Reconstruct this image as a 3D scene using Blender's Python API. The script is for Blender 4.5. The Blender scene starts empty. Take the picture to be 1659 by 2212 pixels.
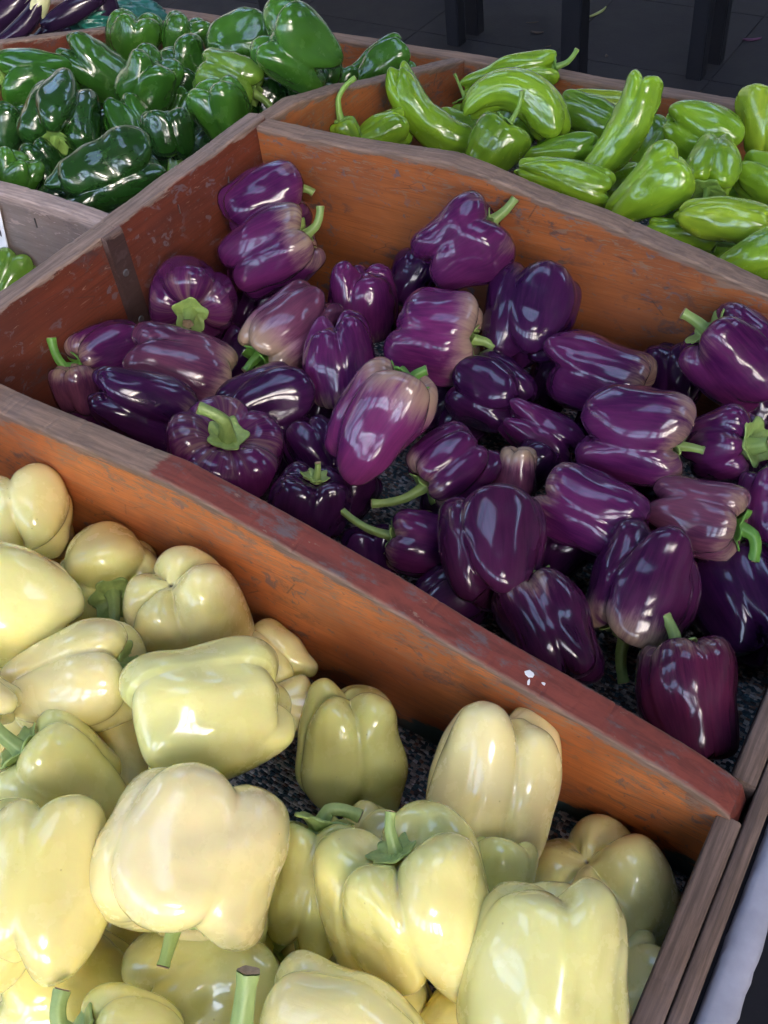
# Market bins of peppers: everything is built in mesh code, metres, world Z up.
import bpy, math, random
import numpy as np
from mathutils import Matrix, Vector

scene = bpy.context.scene
col = scene.collection
Z0 = 0.80                      # height of the bin floor above the ground
D = bpy.data

# ------------------------------------------------------------------ camera
CAM = {'loc': [0.7327, -0.3226, 0.72], 'R': [0.84357, -0.352851, 0.404828, 0.531492, 0.656449, -0.535342, -0.076853, 0.666761, 0.741298], 'F': 2024.2480398233927}
cd = D.cameras.new("camera"); cam = D.objects.new("camera", cd); col.objects.link(cam)
_r = CAM['R']
_m = Matrix(((_r[0], _r[1], _r[2]), (_r[3], _r[4], _r[5]), (_r[6], _r[7], _r[8]))).to_4x4()
_m.translation = Vector((CAM['loc'][0], CAM['loc'][1], CAM['loc'][2] + Z0))
cam.matrix_world = _m
cd.sensor_fit = 'VERTICAL'; cd.sensor_height = 36.0
cd.lens = CAM['F'] / 2212.0 * 36.0
cd.clip_start = 0.02; cd.clip_end = 400
scene.camera = cam

# ------------------------------------------------------------------ light
SUN_EL, SUN_AZ = 31.0, 118.0      # elevation; azimuth measured clockwise from +Y
w = D.worlds.new("World"); scene.world = w; w.use_nodes = True
nt = w.node_tree
sky = nt.nodes.new('ShaderNodeTexSky'); sky.sky_type = 'NISHITA'; sky.sun_disc = False
sky.sun_elevation = math.radians(SUN_EL); sky.sun_rotation = math.radians(SUN_AZ)
sky.air_density = 1.0; sky.dust_density = 2.0; sky.ozone_density = 1.0
bg = nt.nodes['Background']; bg.inputs['Strength'].default_value = 0.15
nt.links.new(sky.outputs[0], bg.inputs['Color'])
ld = D.lights.new("sun", 'SUN'); sun = D.objects.new("sun", ld); col.objects.link(sun)
ld.energy = 0.5; ld.angle = math.radians(10); ld.color = (1.0, 0.94, 0.86)
_a, _e = math.radians(SUN_AZ), math.radians(SUN_EL)
sun_dir = Vector((math.sin(_a) * math.cos(_e), math.cos(_a) * math.cos(_e), math.sin(_e)))
sun.rotation_euler = sun_dir.to_track_quat('Z', 'Y').to_euler()
sun.location = sun_dir * 12
scene.view_settings.view_transform = 'Standard'
scene.view_settings.look = 'None'
scene.view_settings.gamma = 1.0
scene.view_settings.exposure = 3.66
scene.render.engine = 'CYCLES'
scene.cycles.use_denoising = True
scene.cycles.max_bounces = 8
scene.cycles.sample_clamp_indirect = 6.0

# ------------------------------------------------------------------ helpers
def tag(o, label=None, cat=None, group=None, kind=None):
    if label: o['label'] = label
    if cat: o['category'] = cat
    if group: o['group'] = group
    if kind: o['kind'] = kind
    return o

def link(o, parent=None):
    col.objects.link(o)
    if parent is not None: o.parent = parent
    return o

def empty(name, loc=(0, 0, 0)):
    o = D.objects.new(name, None); o.location = loc; o.empty_display_size = .05
    return link(o)

def mesh_np(name, V, F, mat=None, smooth=True, attrs=None):
    """V (n,3), F list of faces or (m,4) array"""
    me = D.meshes.new(name)
    V = np.asarray(V, dtype=np.float32)
    if isinstance(F, np.ndarray):
        m, k = F.shape
        me.vertices.add(len(V)); me.vertices.foreach_set('co', V.ravel())
        me.loops.add(m * k); me.loops.foreach_set('vertex_index', F.astype(np.int32).ravel())
        me.polygons.add(m)
        me.polygons.foreach_set('loop_start', np.arange(0, m * k, k, dtype=np.int32))
        me.update(calc_edges=True); me.validate()
    else:
        me.from_pydata(V.tolist(), [], F); me.update()
    if attrs:
        for an, arr in attrs.items():
            arr = np.asarray(arr, dtype=np.float32)
            if arr.ndim == 2:
                a = me.attributes.new(an, 'FLOAT_VECTOR', 'POINT'); a.data.foreach_set('vector', arr.ravel())
            else:
                a = me.attributes.new(an, 'FLOAT', 'POINT'); a.data.foreach_set('value', arr)
    me.polygons.foreach_set('use_smooth', [bool(smooth)] * len(me.polygons))
    if mat: me.materials.append(mat)
    return me

def obj(name, me, parent=None, loc=None):
    o = D.objects.new(name, me)
    if loc is not None: o.location = loc
    return link(o, parent)

def box(name, x0, x1, y0, y1, z0, z1, mat, parent=None, bev=0.0):
    import bmesh
    bm = bmesh.new()
    bmesh.ops.create_cube(bm, size=1.0)
    for v in bm.verts:
        v.co = Vector(((x0 + x1) / 2 + v.co.x * (x1 - x0), (y0 + y1) / 2 + v.co.y * (y1 - y0), (z0 + z1) / 2 + v.co.z * (z1 - z0)))
    if bev: bmesh.ops.bevel(bm, geom=list(bm.edges), offset=bev, segments=2, affect='EDGES')
    me = D.meshes.new(name); bm.to_mesh(me); bm.free()
    me.materials.append(mat)
    return obj(name, me, parent)

def grid_faces(nu, nv, wrap_u=False):
    """vertices index i*nv+j , i along u"""
    iu = np.arange(nu if wrap_u else nu - 1)
    jv = np.arange(nv - 1)
    I, J = np.meshgrid(iu, jv, indexing='ij')
    I2 = (I + 1) % nu
    return np.stack([I * nv + J, I2 * nv + J, I2 * nv + J + 1, I * nv + J + 1], -1).reshape(-1, 4)

# ------------------------------------------------------------------ materials
class NG:
    def __init__(s, name):
        s.m = D.materials.new(name); s.m.use_nodes = True
        s.t = s.m.node_tree; s.n = s.t.nodes; s.b = s.n['Principled BSDF']
    def new(s, t, **k):
        x = s.n.new(t)
        for a, v in k.items(): setattr(x, a, v)
        return x
    def put(s, sock, v):
        if hasattr(v, 'is_linked') or hasattr(v, 'links'): s.t.links.new(v, sock)
        else: sock.default_value = v
    def noise(s, vec, scale, detail=4, rough=.55, dist=0.0, w4=None):
        x = s.new('ShaderNodeTexNoise')
        if w4 is not None:
            x.noise_dimensions = '4D'; s.put(x.inputs['W'], w4)
        if vec is not None: s.put(x.inputs['Vector'], vec)
        x.inputs['Scale'].default_value = scale; x.inputs['Detail'].default_value = detail
        x.inputs['Roughness'].default_value = rough; x.inputs['Distortion'].default_value = dist
        return x.outputs['Fac']
    def ramp(s, fac, lo, hi, a=0.0, b=1.0):
        x = s.new('ShaderNodeMapRange'); x.interpolation_type = 'SMOOTHSTEP'
        s.put(x.inputs['Value'], fac); s.put(x.inputs['From Min'], lo); s.put(x.inputs['From Max'], hi)
        s.put(x.inputs['To Min'], a); s.put(x.inputs['To Max'], b)
        return x.outputs['Result']
    def math(s, op, a, b=0.0, c=0.0, clamp=False):
        x = s.new('ShaderNodeMath', operation=op, use_clamp=clamp)
        s.put(x.inputs[0], a); s.put(x.inputs[1], b); s.put(x.inputs[2], c)
        return x.outputs[0]
    def mix(s, fac, a, b, mode='MIX'):
        x = s.new('ShaderNodeMix', data_type='RGBA', blend_type=mode)
        s.put(x.inputs[0], fac)
        s.put(x.inputs[6], a if not isinstance(a, tuple) else (*a[:3], 1)); s.put(x.inputs[7], b if not isinstance(b, tuple) else (*b[:3], 1))
        return x.outputs[2]
    def attr(s, name):
        return s.new('ShaderNodeAttribute', attribute_name=name)
    def mapping(s, vec, scale, loc=None):
        x = s.new('ShaderNodeMapping'); s.put(x.inputs['Vector'], vec); x.inputs['Scale'].default_value = scale
        if loc is not None: s.put(x.inputs['Location'], loc)
        return x.outputs[0]
    def bump(s, h, strength=.3, dist=.001):
        x = s.new('ShaderNodeBump'); s.put(x.inputs['Height'], h)
        x.inputs['Strength'].default_value = strength; x.inputs['Distance'].default_value = dist
        s.t.links.new(x.outputs[0], s.b.inputs['Normal'])
    def rand(s):
        o = s.new('ShaderNodeObjectInfo'); return o

def simple(name, colr, rough=.6, var=.15, scale=40, metallic=0.0):
    g = NG(name)
    tc = g.new('ShaderNodeTexCoord').outputs['Object']
    f = g.noise(tc, scale, 5)
    c2 = tuple(max(0, c * (1 - var)) for c in colr); c1 = tuple(min(1, c * (1 + var)) for c in colr)
    g.put(g.b.inputs['Base Color'], g.mix(f, c2, c1))
    g.b.inputs['Roughness'].default_value = rough; g.b.inputs['Metallic'].default_value = metallic
    g.bump(f, .15, .001)
    return g.m

def pepper_mat(name, kind):
    g = NG(name)
    oi = g.rand(); rnd = oi.outputs['Random']; base = oi.outputs['Color']; pale_amt = oi.outputs['Alpha']
    pc = g.attr('pc').outputs['Vector']
    sep = g.new('ShaderNodeSeparateXYZ'); g.put(sep.inputs[0], pc); v = sep.outputs['Z']
    w4 = g.math('MULTIPLY', rnd, 37.0)
    tc = g.new('ShaderNodeTexCoord').outputs['Object']
    streak = g.noise(g.mapping(pc, (1.9, 1.9, 1.25)), 1.7, 6, .62, .6, w4)
    fine = g.noise(g.mapping(pc, (7, 7, 1.6)), 2.2, 4, .6, .4, w4)
    blot = g.noise(g.mapping(pc, (1, 1, 1)), 1.3, 3, .5, .2, w4)
    b = g.b
    scar = g.attr('scar').outputs['Fac']
    if kind == 'P':
        c0 = g.mix(g.ramp(blot, .35, .7), base, g.mix(1.0, base, (.42, .36, .62), 'MULTIPLY'))
        c0 = g.mix(g.ramp(fine, .35, .75, 0, .35), c0, g.mix(1.0, base, (1.9, 1.7, 1.6), 'MULTIPLY'))
        bias = g.ramp(v, .45, .92, -.18, .22)
        m = g.math('ADD', g.math('ADD', g.math('MULTIPLY', streak, .80), g.math('MULTIPLY', fine, .20)), bias)
        lo = g.math('SUBTRACT', .80, g.math('MULTIPLY', pale_amt, .36))
        pm = g.ramp(m, lo, g.math('ADD', lo, .34), 0, .66)
        pc2 = g.mix(g.ramp(v, .6, .98), (.28, .14, .20), (.40, .29, .17))
        c0 = g.mix(g.math('MULTIPLY', pm, g.ramp(pale_amt, 0.02, .5)), c0, pc2)
        b.inputs['Roughness'].default_value = .2
        b.inputs['Coat Weight'].default_value = .6; b.inputs['Coat Roughness'].default_value = .10
        rr = (.14, .26)
    elif kind == 'Y':
        c0 = g.mix(g.ramp(blot, .4, .72, 0, .55), base, g.mix(1.0, base, (.95, .98, .75), 'MULTIPLY'))
        c0 = g.mix(g.ramp(streak, .55, .8, 0, .3), c0, (.78, .68, .38))
        sp = g.new('ShaderNodeTexVoronoi'); g.put(sp.inputs['Vector'], tc); sp.inputs['Scale'].default_value = 60
        c0 = g.mix(g.ramp(sp.outputs['Distance'], .03, .055, .45, 0), c0, (.34, .24, .09))
        bz = g.noise(tc, 34, 5, .7)
        c0 = g.mix(g.ramp(bz, .66, .73, 0, .18), c0, (.50, .38, .16))
        c0 = g.mix(g.ramp(g.noise(tc, 16, 3, .5), .45, .75, 0, .45), c0, g.mix(1.0, base, (.94, 1.0, .78), 'MULTIPLY'))
        c0 = g.mix(g.ramp(v, .92, 1.0, 0, .4), c0, (.58, .64, .22))
        b.inputs['Coat Weight'].default_value = .9; b.inputs['Coat Roughness'].default_value = .05
        b.inputs['Subsurface Weight'].default_value = .5
        b.inputs['Subsurface Radius'].default_value = (1.0, .8, .35); b.inputs['Subsurface Scale'].default_value = .011
        rr = (.2, .32)
    elif kind == 'E':
        c0 = g.mix(g.ramp(blot, .3, .7), base, g.mix(1.0, base, (.5, .5, .6), 'MULTIPLY'))
        c0 = g.mix(g.ramp(streak, .62, .8, 0, .25), c0, (.10, .05, .06))
        b.inputs['Coat Weight'].default_value = .3; b.inputs['Coat Roughness'].default_value = .16
        rr = (.14, .24)
    else:
        c0 = g.mix(g.ramp(blot, .35, .7), base, g.mix(1.0, base, (.55, .62, .6), 'MULTIPLY'))
        c0 = g.mix(g.ramp(streak, .5, .8, 0, .45), c0, g.mix(1.0, base, (1.9, 1.5, 1.3), 'MULTIPLY'))
        scf = g.ramp(g.noise(tc, 45, 6, .7), .6, .68, 0, .35)
        c0 = g.mix(scf, c0, g.mix(1.0, base, (2.3, 1.5, 1.6), 'MULTIPLY'))
        c0 = g.mix(g.ramp(v, .86, 1.0, 0, .4), c0, g.mix(1.0, base, (1.6, 1.5, 1.2), 'MULTIPLY'))
        b.inputs['Coat Weight'].default_value = .65; b.inputs['Coat Roughness'].default_value = .075
        rr = (.16, .3)
    c0 = g.mix(scar, c0, (.06, .035, .015))
    g.put(b.inputs['Base Color'], c0)
    smear = g.noise(tc, 55, 4, .6)
    g.put(b.inputs['Roughness'], g.ramp(smear, .35, .7, rr[0], rr[1]))
    g.bump(g.math('ADD', g.math('MULTIPLY', fine, .2), g.math('ADD', g.math('MULTIPLY', g.noise(tc, 120, 2, .5), .25), g.math('MULTIPLY', g.noise(tc, 45, 2, .5), .5))), {'P': .13, 'Y': .16, 'E': .1}.get(kind, .24), .003)
    b.inputs['Specular IOR Level'].default_value = .2 if kind in 'PE' else .35
    return g.m

MATS = {k: pepper_mat(n, k) for k, n in (('Y', 'cream_pepper_skin'), ('P', 'purple_pepper_skin'), ('G', 'green_pepper_skin'), ('E', 'eggplant_skin'))}
MATS['K'] = MATS['G']

def stem_mat():
    g = NG('pepper_stem_green')
    tc = g.new('ShaderNodeTexCoord').outputs['Object']
    f = g.noise(g.mapping(tc, (1, 1, .35)), 220, 4)
    base = g.rand().outputs['Color']
    c = g.mix(f, g.mix(1.0, base, (.6, .68, .6), 'MULTIPLY'), g.mix(1.0, base, (1.35, 1.25, 1.3), 'MULTIPLY'))
    g.put(g.b.inputs['Base Color'], c); g.b.inputs['Roughness'].default_value = .42
    g.bump(f, .35, .001)
    return g.m
STEM = stem_mat()
CUT = simple('dry_cut_stem', (.42, .30, .19), .85, .45, 400)

def wood_mat(name, body, dark, raw, paint_top=None, wear=.012, gl=.38, stain=.5, top_split=None, teal=False, scr=.62):
    """stained board. attributes: s along, hd below top edge, face 0 side /1 top"""
    g = NG(name)
    bc = g.attr('bc').outputs['Vector']            # (s, across, height)
    hd = g.attr('hd').outputs['Fac']; top = g.attr('top').outputs['Fac']
    sp = g.new('ShaderNodeSeparateXYZ'); g.put(sp.inputs[0], bc); s = sp.outputs['X']; hgt = sp.outputs['Z']
    grain = g.noise(g.mapping(bc, (3.0, 60, 60)), 2.0, 6, .65, .6)
    hair = g.noise(g.mapping(bc, (5, 240, 240)), 2.0, 5, .7, .3)
    ring = g.new('ShaderNodeTexWave'); ring.wave_type = 'BANDS'; ring.bands_direction = 'Z'
    g.put(ring.inputs['Vector'], g.mapping(bc, (.55, 1, 1))); ring.inputs['Scale'].default_value = 26
    ring.inputs['Distortion'].default_value = 9; ring.inputs['Detail'].default_value = 3; ring.inputs['Detail Scale'].default_value = .8
    big = g.noise(bc, 7, 4, .6)
    c = g.mix(g.ramp(grain, .3, .72), body, tuple(x * .74 for x in body))
    c = g.mix(g.math('MULTIPLY', ring.outputs['Fac'], .22), c, tuple(x * .55 for x in body))
    c = g.mix(g.ramp(hair, .48, .68, 0, .65), c, tuple(x * .42 for x in body))
    c = g.mix(g.ramp(big, .38, .66, 0, .7), c, dark)
    # dark worn patches and dents
    st = g.noise(g.mapping(bc, (14, 24, 24)), 2.2, 7, .72, .5)
    region = g.ramp(g.noise(bc, 9, 2, .5), .44, .62)
    sm = g.math('MULTIPLY', g.ramp(st, .52, .62), region)
    c = g.mix(g.math('MULTIPLY', sm, stain), c, (.075, .052, .055))
    # fine dark cracks that follow the grain
    ck = g.new('ShaderNodeTexVoronoi', feature='DISTANCE_TO_EDGE'); g.put(ck.inputs['Vector'], g.mapping(bc, (5, 26, 26))); ck.inputs['Scale'].default_value = 2.0
    ckm = g.math('MULTIPLY', g.ramp(ck.outputs['Distance'], .0, .014, 1, 0), g.ramp(g.noise(g.mapping(bc, (6, 14, 14)), 2, 4), .50, .60))
    c = g.mix(g.math('MULTIPLY', ckm, .7), c, (.05, .03, .03))
    # grey dents where the varnish has gone
    dn = g.noise(g.mapping(bc, (34, 44, 44)), 1.8, 4, .6, 1.0)
    c = g.mix(g.math('MULTIPLY', g.ramp(dn, .585, .64), g.ramp(g.noise(bc, 12, 2), .36, .5, 0, .9 * stain)), c, (.13, .095, .105))
    # small flecks and scratches
    fl = g.noise(g.mapping(bc, (60, 90, 90)), 1.6, 3, .6)
    c = g.mix(g.ramp(fl, .66, .71, 0, .7), c, (.085, .055, .055))
    sc = g.noise(g.mapping(bc, (26, 130, 130)), 1.5, 4, .7, 1.5)
    c = g.mix(g.math('MULTIPLY', g.ramp(sc, scr - .03, scr + .02), g.ramp(hd, .012, .085, .95, .12)), c, tuple(min(1, x * 1.0) for x in raw))
    # raw wood along the worn top edge
    wn = g.noise(g.mapping(bc, (7, 30, 30)), 3, 6, .7)
    edge = g.math('ADD', hd, g.math('MULTIPLY', g.math('SUBTRACT', wn, .5), -.036))
    em = g.ramp(edge, wear * .55, wear * 1.0, 1, 0)
    rg = g.noise(g.mapping(bc, (5, 90, 90)), 3, 6, .7)
    rawc = g.mix(g.ramp(rg, .3, .75), tuple(x * .55 for x in raw), tuple(min(1, x * 1.25) for x in raw))
    rawc = g.mix(g.ramp(big, .5, .7, 0, .4), rawc, (.16, .12, .12))
    c = g.mix(em, c, rawc)
    # top face
    if paint_top:
        pt = g.mix(g.ramp(grain, .35, .7), paint_top, tuple(x * .55 for x in paint_top))
        pw = g.ramp(g.noise(g.mapping(bc, (10, 26, 26)), 3, 6, .7), .53, .68)
        pt = g.mix(g.math('MULTIPLY', pw, .85), pt, (.11, .085, .085))
        pt = g.mix(g.ramp(g.noise(g.mapping(bc, (22, 60, 60)), 2, 5, .7), .64, .70, 0, .8), pt, raw)
        split = g.ramp(g.math('ADD', s, g.math('MULTIPLY', wn, .03)), top_split, top_split + .006) if top_split else 1.0
        tcx = g.mix(split, rawc, pt)
    else:
        tcx = rawc
    c = g.mix(top, c, tcx)
    if teal:   # old teal paint left along the foot of the board
        tm = g.math('MULTIPLY', g.ramp(g.math('ADD', hgt, g.math('MULTIPLY', g.noise(g.mapping(bc, (9, 20, 20)), 2.5, 4), -.07)), -.026, -.02, 1, 0), g.ramp(s, .42, .5))
        c = g.mix(tm, c, (.045, .085, .085))
    g.put(g.b.inputs['Base Color'], c)
    worn = g.math('MAXIMUM', em, top)
    g.put(g.b.inputs['Roughness'], g.math('ADD', g.ramp(big, .3, .7, gl, gl + .14), g.math('MULTIPLY', worn, .3)))
    g.bump(g.math('ADD', g.math('MULTIPLY', grain, .5), g.math('MULTIPLY', wn, g.math('MULTIPLY', worn, .9))), .35, .0012)
    return g.m

RAW = (.225, .140, .098)
W_ORANGE = wood_mat('orange_stained_board', (.62, .195, .055), (.22, .060, .020), RAW, (.185, .034, .020), .011, .34, .85, .27, True, .555)
W_MID = wood_mat('orange_varnished_board', (.40, .122, .036), (.20, .062, .025), RAW, None, .009, .36, .95, None, False, .59)
W_RED = wood_mat('dark_red_stained_board', (.155, .037, .019), (.085, .024, .017), (.22, .15, .12), None, .005, .42, .9, None, False, .66)
W_GREY = wood_mat('grey_weathered_board', (.21, .17, .155), (.17, .11, .09), (.35, .26, .23), None, .012, .6, .5)
W_RAIL = wood_mat('brown_weathered_rail', (.14, .080, .055), (.08, .048, .038), (.165, .105, .078), None, .02, .62, .6)
W_DARK = wood_mat('dark_brown_batten', (.055, .028, .024), (.04, .02, .018), (.16, .10, .085), None, .003, .5, .2, None, False, .75)

def carpet_mat():
    g = NG('speckled_loop_carpet')
    tc = g.new('ShaderNodeTexCoord').outputs['Object']
    wv = g.new('ShaderNodeVectorMath', operation='ADD')
    vo = g.new('ShaderNodeTexVoronoi'); g.put(vo.inputs['Vector'], g.mapping(tc, (1.0, 1.7, .2))); vo.inputs['Scale'].default_value = 250; vo.inputs['Randomness'].default_value = .5
    cr = g.new('ShaderNodeValToRGB'); cr.color_ramp.interpolation = 'CONSTANT'
    pal = [(0, (.045, .066, .075)), (.22, (.25, .21, .19)), (.42, (.066, .054, .050)), (.55, (.38, .34, .31)), (.68, (.060, .095, .105)), (.84, (.18, .10, .072)), (.93, (.48, .44, .43))]
    e = cr.color_ramp.elements
    while len(e) < len(pal): e.new(.5)
    for i, (p, c) in enumerate(pal): e[i].position = p; e[i].color = (*c, 1)
    sx = g.new('ShaderNodeSeparateColor'); g.put(sx.inputs[0], vo.outputs['Color']); g.put(cr.inputs[0], sx.outputs[0])
    g.put(g.b.inputs['Base Color'], cr.outputs[0]); g.b.inputs['Roughness'].default_value = .95
    g.bump(g.math('SUBTRACT', 1.0, vo.outputs['Distance']), .9, .006)
    return g.m
CARPET = carpet_mat()

def floor_mat():
    g = NG('dark_floor_tile')
    tc = g.new('ShaderNodeTexCoord').outputs['Object']
    f = g.noise(tc, 6, 6, .65); f2 = g.noise(tc, 90, 4, .6)
    c = g.mix(g.ramp(f, .3, .7), (.005, .0045, .008), (.011, .010, .016))
    c = g.mix(g.ramp(f2, .6, .75, 0, .4), c, (.028, .026, .034))
    g.put(g.b.inputs['Base Color'], c); g.put(g.b.inputs['Roughness'], g.ramp(f, .3, .7, .8, .95))
    g.bump(f2, .25, .003)
    return g.m
FLOOR = floor_mat()
BLACK = simple('black_painted_wood', (.006, .006, .011), .6, .3, 30)
PLASTER = simple('pale_plaster', (.66, .66, .67), .9, .1, 6)
DARKROOF = simple('pale_timber_roof', (.45, .43, .42), .8, .1, 3)  # unseen roof underside, kept pale to bounce fill light
WHITE_EDGE = simple('scuffed_white_foam', (.31, .30, .35), .9, .3, 60)
GUNK = simple('dark_gap_fill', (.03, .025, .028), .95, .4, 200)
PAPER = simple('white_paper_card', (.74, .75, .80), .6, .03, 20)
INK = simple('black_ink', (.02, .02, .03), .6, .1, 20)
STEEL = simple('dull_steel', (.18, .17, .17), .45, .3, 300, .8)
TEAL = simple('teal_plastic_film', (.012, .10, .075), .3, .5, 60)
PAINTCHIP = simple('white_paint_fleck', (.75, .74, .74), .6, .05, 50)

# ------------------------------------------------------------------ setting
rng0 = random.Random(3)
def ground():
    g = box('floor', -14, 14, -14, 14, -0.05, -0.006, GUNK)
    tag(g, kind='structure')
    # floor tiles laid one by one near the stand; grout shows between them
    ts = .60
    V0 = None
    for i in range(-6, 4):
        for j in range(2, 11):
            x0, y0 = i * ts + .13, j * ts * 1.0 - .25
            me = None
            b = box('tile', -.5 * ts + .0012, .5 * ts - .0012, -.5 * ts + .0012, .5 * ts - .0012, -.006, 0, FLOOR, g, .0015) if V0 is None else None
            if b is not None: V0 = b.data
            else: b = obj('tile', V0, g)
            b.location = (x0, y0, rng0.uniform(-.0008, .0008))
            b.rotation_euler = (0, 0, rng0.choice([0, 1, 2, 3]) * math.pi / 2)
    # tiles beyond the part in view: two plain sheets flush with the laid ones
    for (xa, xb, ya, yb) in ((-14, -6 * ts + .13 - ts / 2, -14, 14), (3 * ts + .13 + ts / 2, 14, -14, 14), (-6 * ts + .13 - ts / 2, 3 * ts + .13 + ts / 2, -14, 2 * ts - .25 - ts / 2), (-6 * ts + .13 - ts / 2, 3 * ts + .13 + ts / 2, 10 * ts - .25 + ts / 2, 14)):
        box('floor_sheet', xa + .003, xb - .003, ya + .003, yb - .003, -.006, -.001, FLOOR, g)
ground()

def hall():
    """unseen market hall; its openings are laid out to shape the light"""
    r = empty('market_hall', (0, 0, 0)); tag(r, kind='structure')
    zr = 3.9
    x0, x1, y0, y1 = -7.0, 6.0, -3.2, 9.0
    # staggered skylights, arranged to shape the highlights and keep sun off the bins
    def cut(xs, ys, open_cells):
        for i in range(len(xs) - 1):
            for j in range(len(ys) - 1):
                if (i, j) in open_cells: continue
                box('roof', xs[i], xs[i + 1], ys[j], ys[j + 1], zr, zr + .12, DARKROOF, r)
    def breaks(lo, hi, first, size, pitch):
        out = [lo]; p = first
        while p + size < hi - .3: out += [p, p + size]; p += pitch
        return out + [hi]
    xs = breaks(x0, x1, -6.0, 1.7, 2.7); ys = breaks(y0, y1, -2.55, 1.15, 2.4)
    cells = {(i, j) for i in range(1, len(xs) - 1, 2) for j in range(1, len(ys) - 1, 2) if ((i + j) // 2) % 2 == 0}
    cut(xs, ys, cells)
    for i in range(1, len(xs) - 1, 2):          # glazing bars over each skylight
        for q in (1,):
            xm = xs[i] + (xs[i + 1] - xs[i]) * q / 2
            for j in range(1, len(ys) - 1, 2):
                if (i, j) in cells: box('glazing_bar', xm - .045, xm + .045, ys[j] + .002, ys[j + 1] - .002, zr + .02, zr + .08, DARKROOF, r)
    # camera side: unseen wall with windows, added for pane highlights and less fill
    yw = y0 - .12
    box('wall', x0, x1, yw, yw + .12, 0, 2.1, PLASTER, r)
    box('wall', x0, x1, yw, yw + .12, 3.6, zr, PLASTER, r)
    xx = x0
    while xx < x1:
        box('mullion', xx, xx + .36, yw + .01, yw + .11, 2.1, 3.6, PLASTER, r)
        box('transom', xx + .36, xx + 1.3, yw + .04, yw + .08, 2.8, 2.88, DARKROOF, r)
        xx += 1.3
    for (x, y) in ((-6.5, -3), (-3.3, -3), (2.6, -3), (5.6, -3)):
        box('post', x - .11, x + .11, y - .11, y + .11, 0, zr, PLASTER, r)
    box('wall', x0 - .2, x0, y0, y1, 0, zr, PLASTER, r)
    box('wall', x0, x1, y1, y1 + .2, 0, zr, PLASTER, r)
    box('wall', x1, x1 + .2, y0, y1, 0, zr, DARKROOF, r)
hall()

# ------------------------------------------------------------------ display stand
stand = empty('produce_stand', (0, 0, Z0))
tag(stand, 'wooden produce stand divided into open bins by worn orange and red boards', 'produce stand')

def plank(name, p0, d, length, nrm, thick, prof, zb, mat, ns=140, seed=0, chip=.0014, endcap=0.0, label=None):
    """board running from p0 along unit d (xy); nrm = unit xy of thickness direction; prof(s)->top z."""
    rs = np.random.RandomState(seed)
    s = np.linspace(0, length, ns)
    nz = (np.interp(s, np.linspace(0, length, max(6, int(length / .03))), rs.randn(max(6, int(length / .03)))) * .5 + rs.randn(ns) * .1 - .7 * (rs.rand(ns) > .96)) * chip
    nz2 = (np.interp(s, np.linspace(0, length, max(6, int(length / .04))), rs.randn(max(6, int(length / .04)))) * .5 + rs.randn(ns) * .1 - .7 * (rs.rand(ns) > .96)) * chip
    zt = np.array([prof(x) for x in s])
    sec = []      # (across 0..thick, height rule, hd, top)
    bw = .0026
    nh = 12
    for k in range(nh):
        f = k / (nh - 1)
        sec.append((0.0, 'f', f, 0))
    sec += [(bw * .35, 'e1', .0, .5), (bw, 't', 0, 1), (thick * .5, 'm', 0, 1), (thick - bw, 't2', 0, 1), (thick - bw * .35, 'e2', 0, .5)]
    for k in range(nh):
        f = 1 - k / (nh - 1)
        sec.append((thick, 'f2', f, 0))
    V = []; HD = []; TOP = []; BC = []
    p0 = np.array(p0, float); d = np.array(d, float); nrm = np.array(nrm, float)
    for i in range(ns):
        for (a, rule, f, tp) in sec:
            t1 = zt[i] + nz[i]; t2 = zt[i] + nz2[i]
            if rule == 'f': z = zb + (t1 - bw * .9 - zb) * f
            elif rule == 'f2': z = zb + (t2 - bw * .9 - zb) * f
            elif rule == 'e1': z = t1 - bw * .3
            elif rule == 'e2': z = t2 - bw * .3
            elif rule == 't': z = t1
            elif rule == 't2': z = t2
            else: z = (t1 + t2) / 2 + .0006
            xy = p0[:2] + d * s[i] + nrm * a
            V.append((xy[0], xy[1], z)); HD.append(max(0, zt[i] - z)); TOP.append(tp); BC.append((s[i], a, z))
    nv = len(sec)
    F = [tuple(x) for x in grid_faces(ns, nv)]
    F += [tuple(range(nv - 1, -1, -1)), tuple((ns - 1) * nv + k for k in range(nv))]
    F += [((i) * nv + nv - 1, (i + 1) * nv + nv - 1, (i + 1) * nv, i * nv) for i in range(ns - 1)]
    me = mesh_np(name, V, F, mat, False, dict(hd=HD, top=TOP, bc=np.array(BC)))
    # consistent outward normals
    import bmesh
    bm = bmesh.new(); bm.from_mesh(me); bmesh.ops.recalc_face_normals(bm, faces=bm.faces); bm.to_mesh(me); bm.free()
    o = obj(name, me, stand)
    if label: o['label'] = label
    return o

def interp(pts):
    xs = [p[0] for p in pts]; zs = [p[1] for p in pts]
    return lambda s: float(np.interp(s, xs, zs))

# divider between the cream and the purple bin (face towards the camera at y = 0)
D1 = plank('divider', (0.0, 0.0), (1, 0), .752, (0, 1), .028,
           interp([(0, .193), (.08, .189), (.2, .193), (.28, .197), (.33, .191), (.385, .183), (.47, .169), (.54, .153), (.6, .142), (.66, .131), (.705, .121), (.735, .112), (.746, .105), (.752, .088)]),
           -.012, W_ORANGE, 240, 1, .0011, label='orange divider with a red painted top edge')
# divider between the purple and the lime bin
D2 = plank('divider', (0.0, .485), (1, 0), .752, (0, 1), .025,
           interp([(0, .217), (.05, .216), (.12, .219), (.18, .223), (.26, .228), (.30, .223), (.36, .211), (.43, .203), (.5, .189), (.56, .178), (.62, .165), (.70, .14), (.752, .105)]),
           -.012, W_MID, 240, 2, .0011, label='tall orange divider scratched with dark grain')
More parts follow.
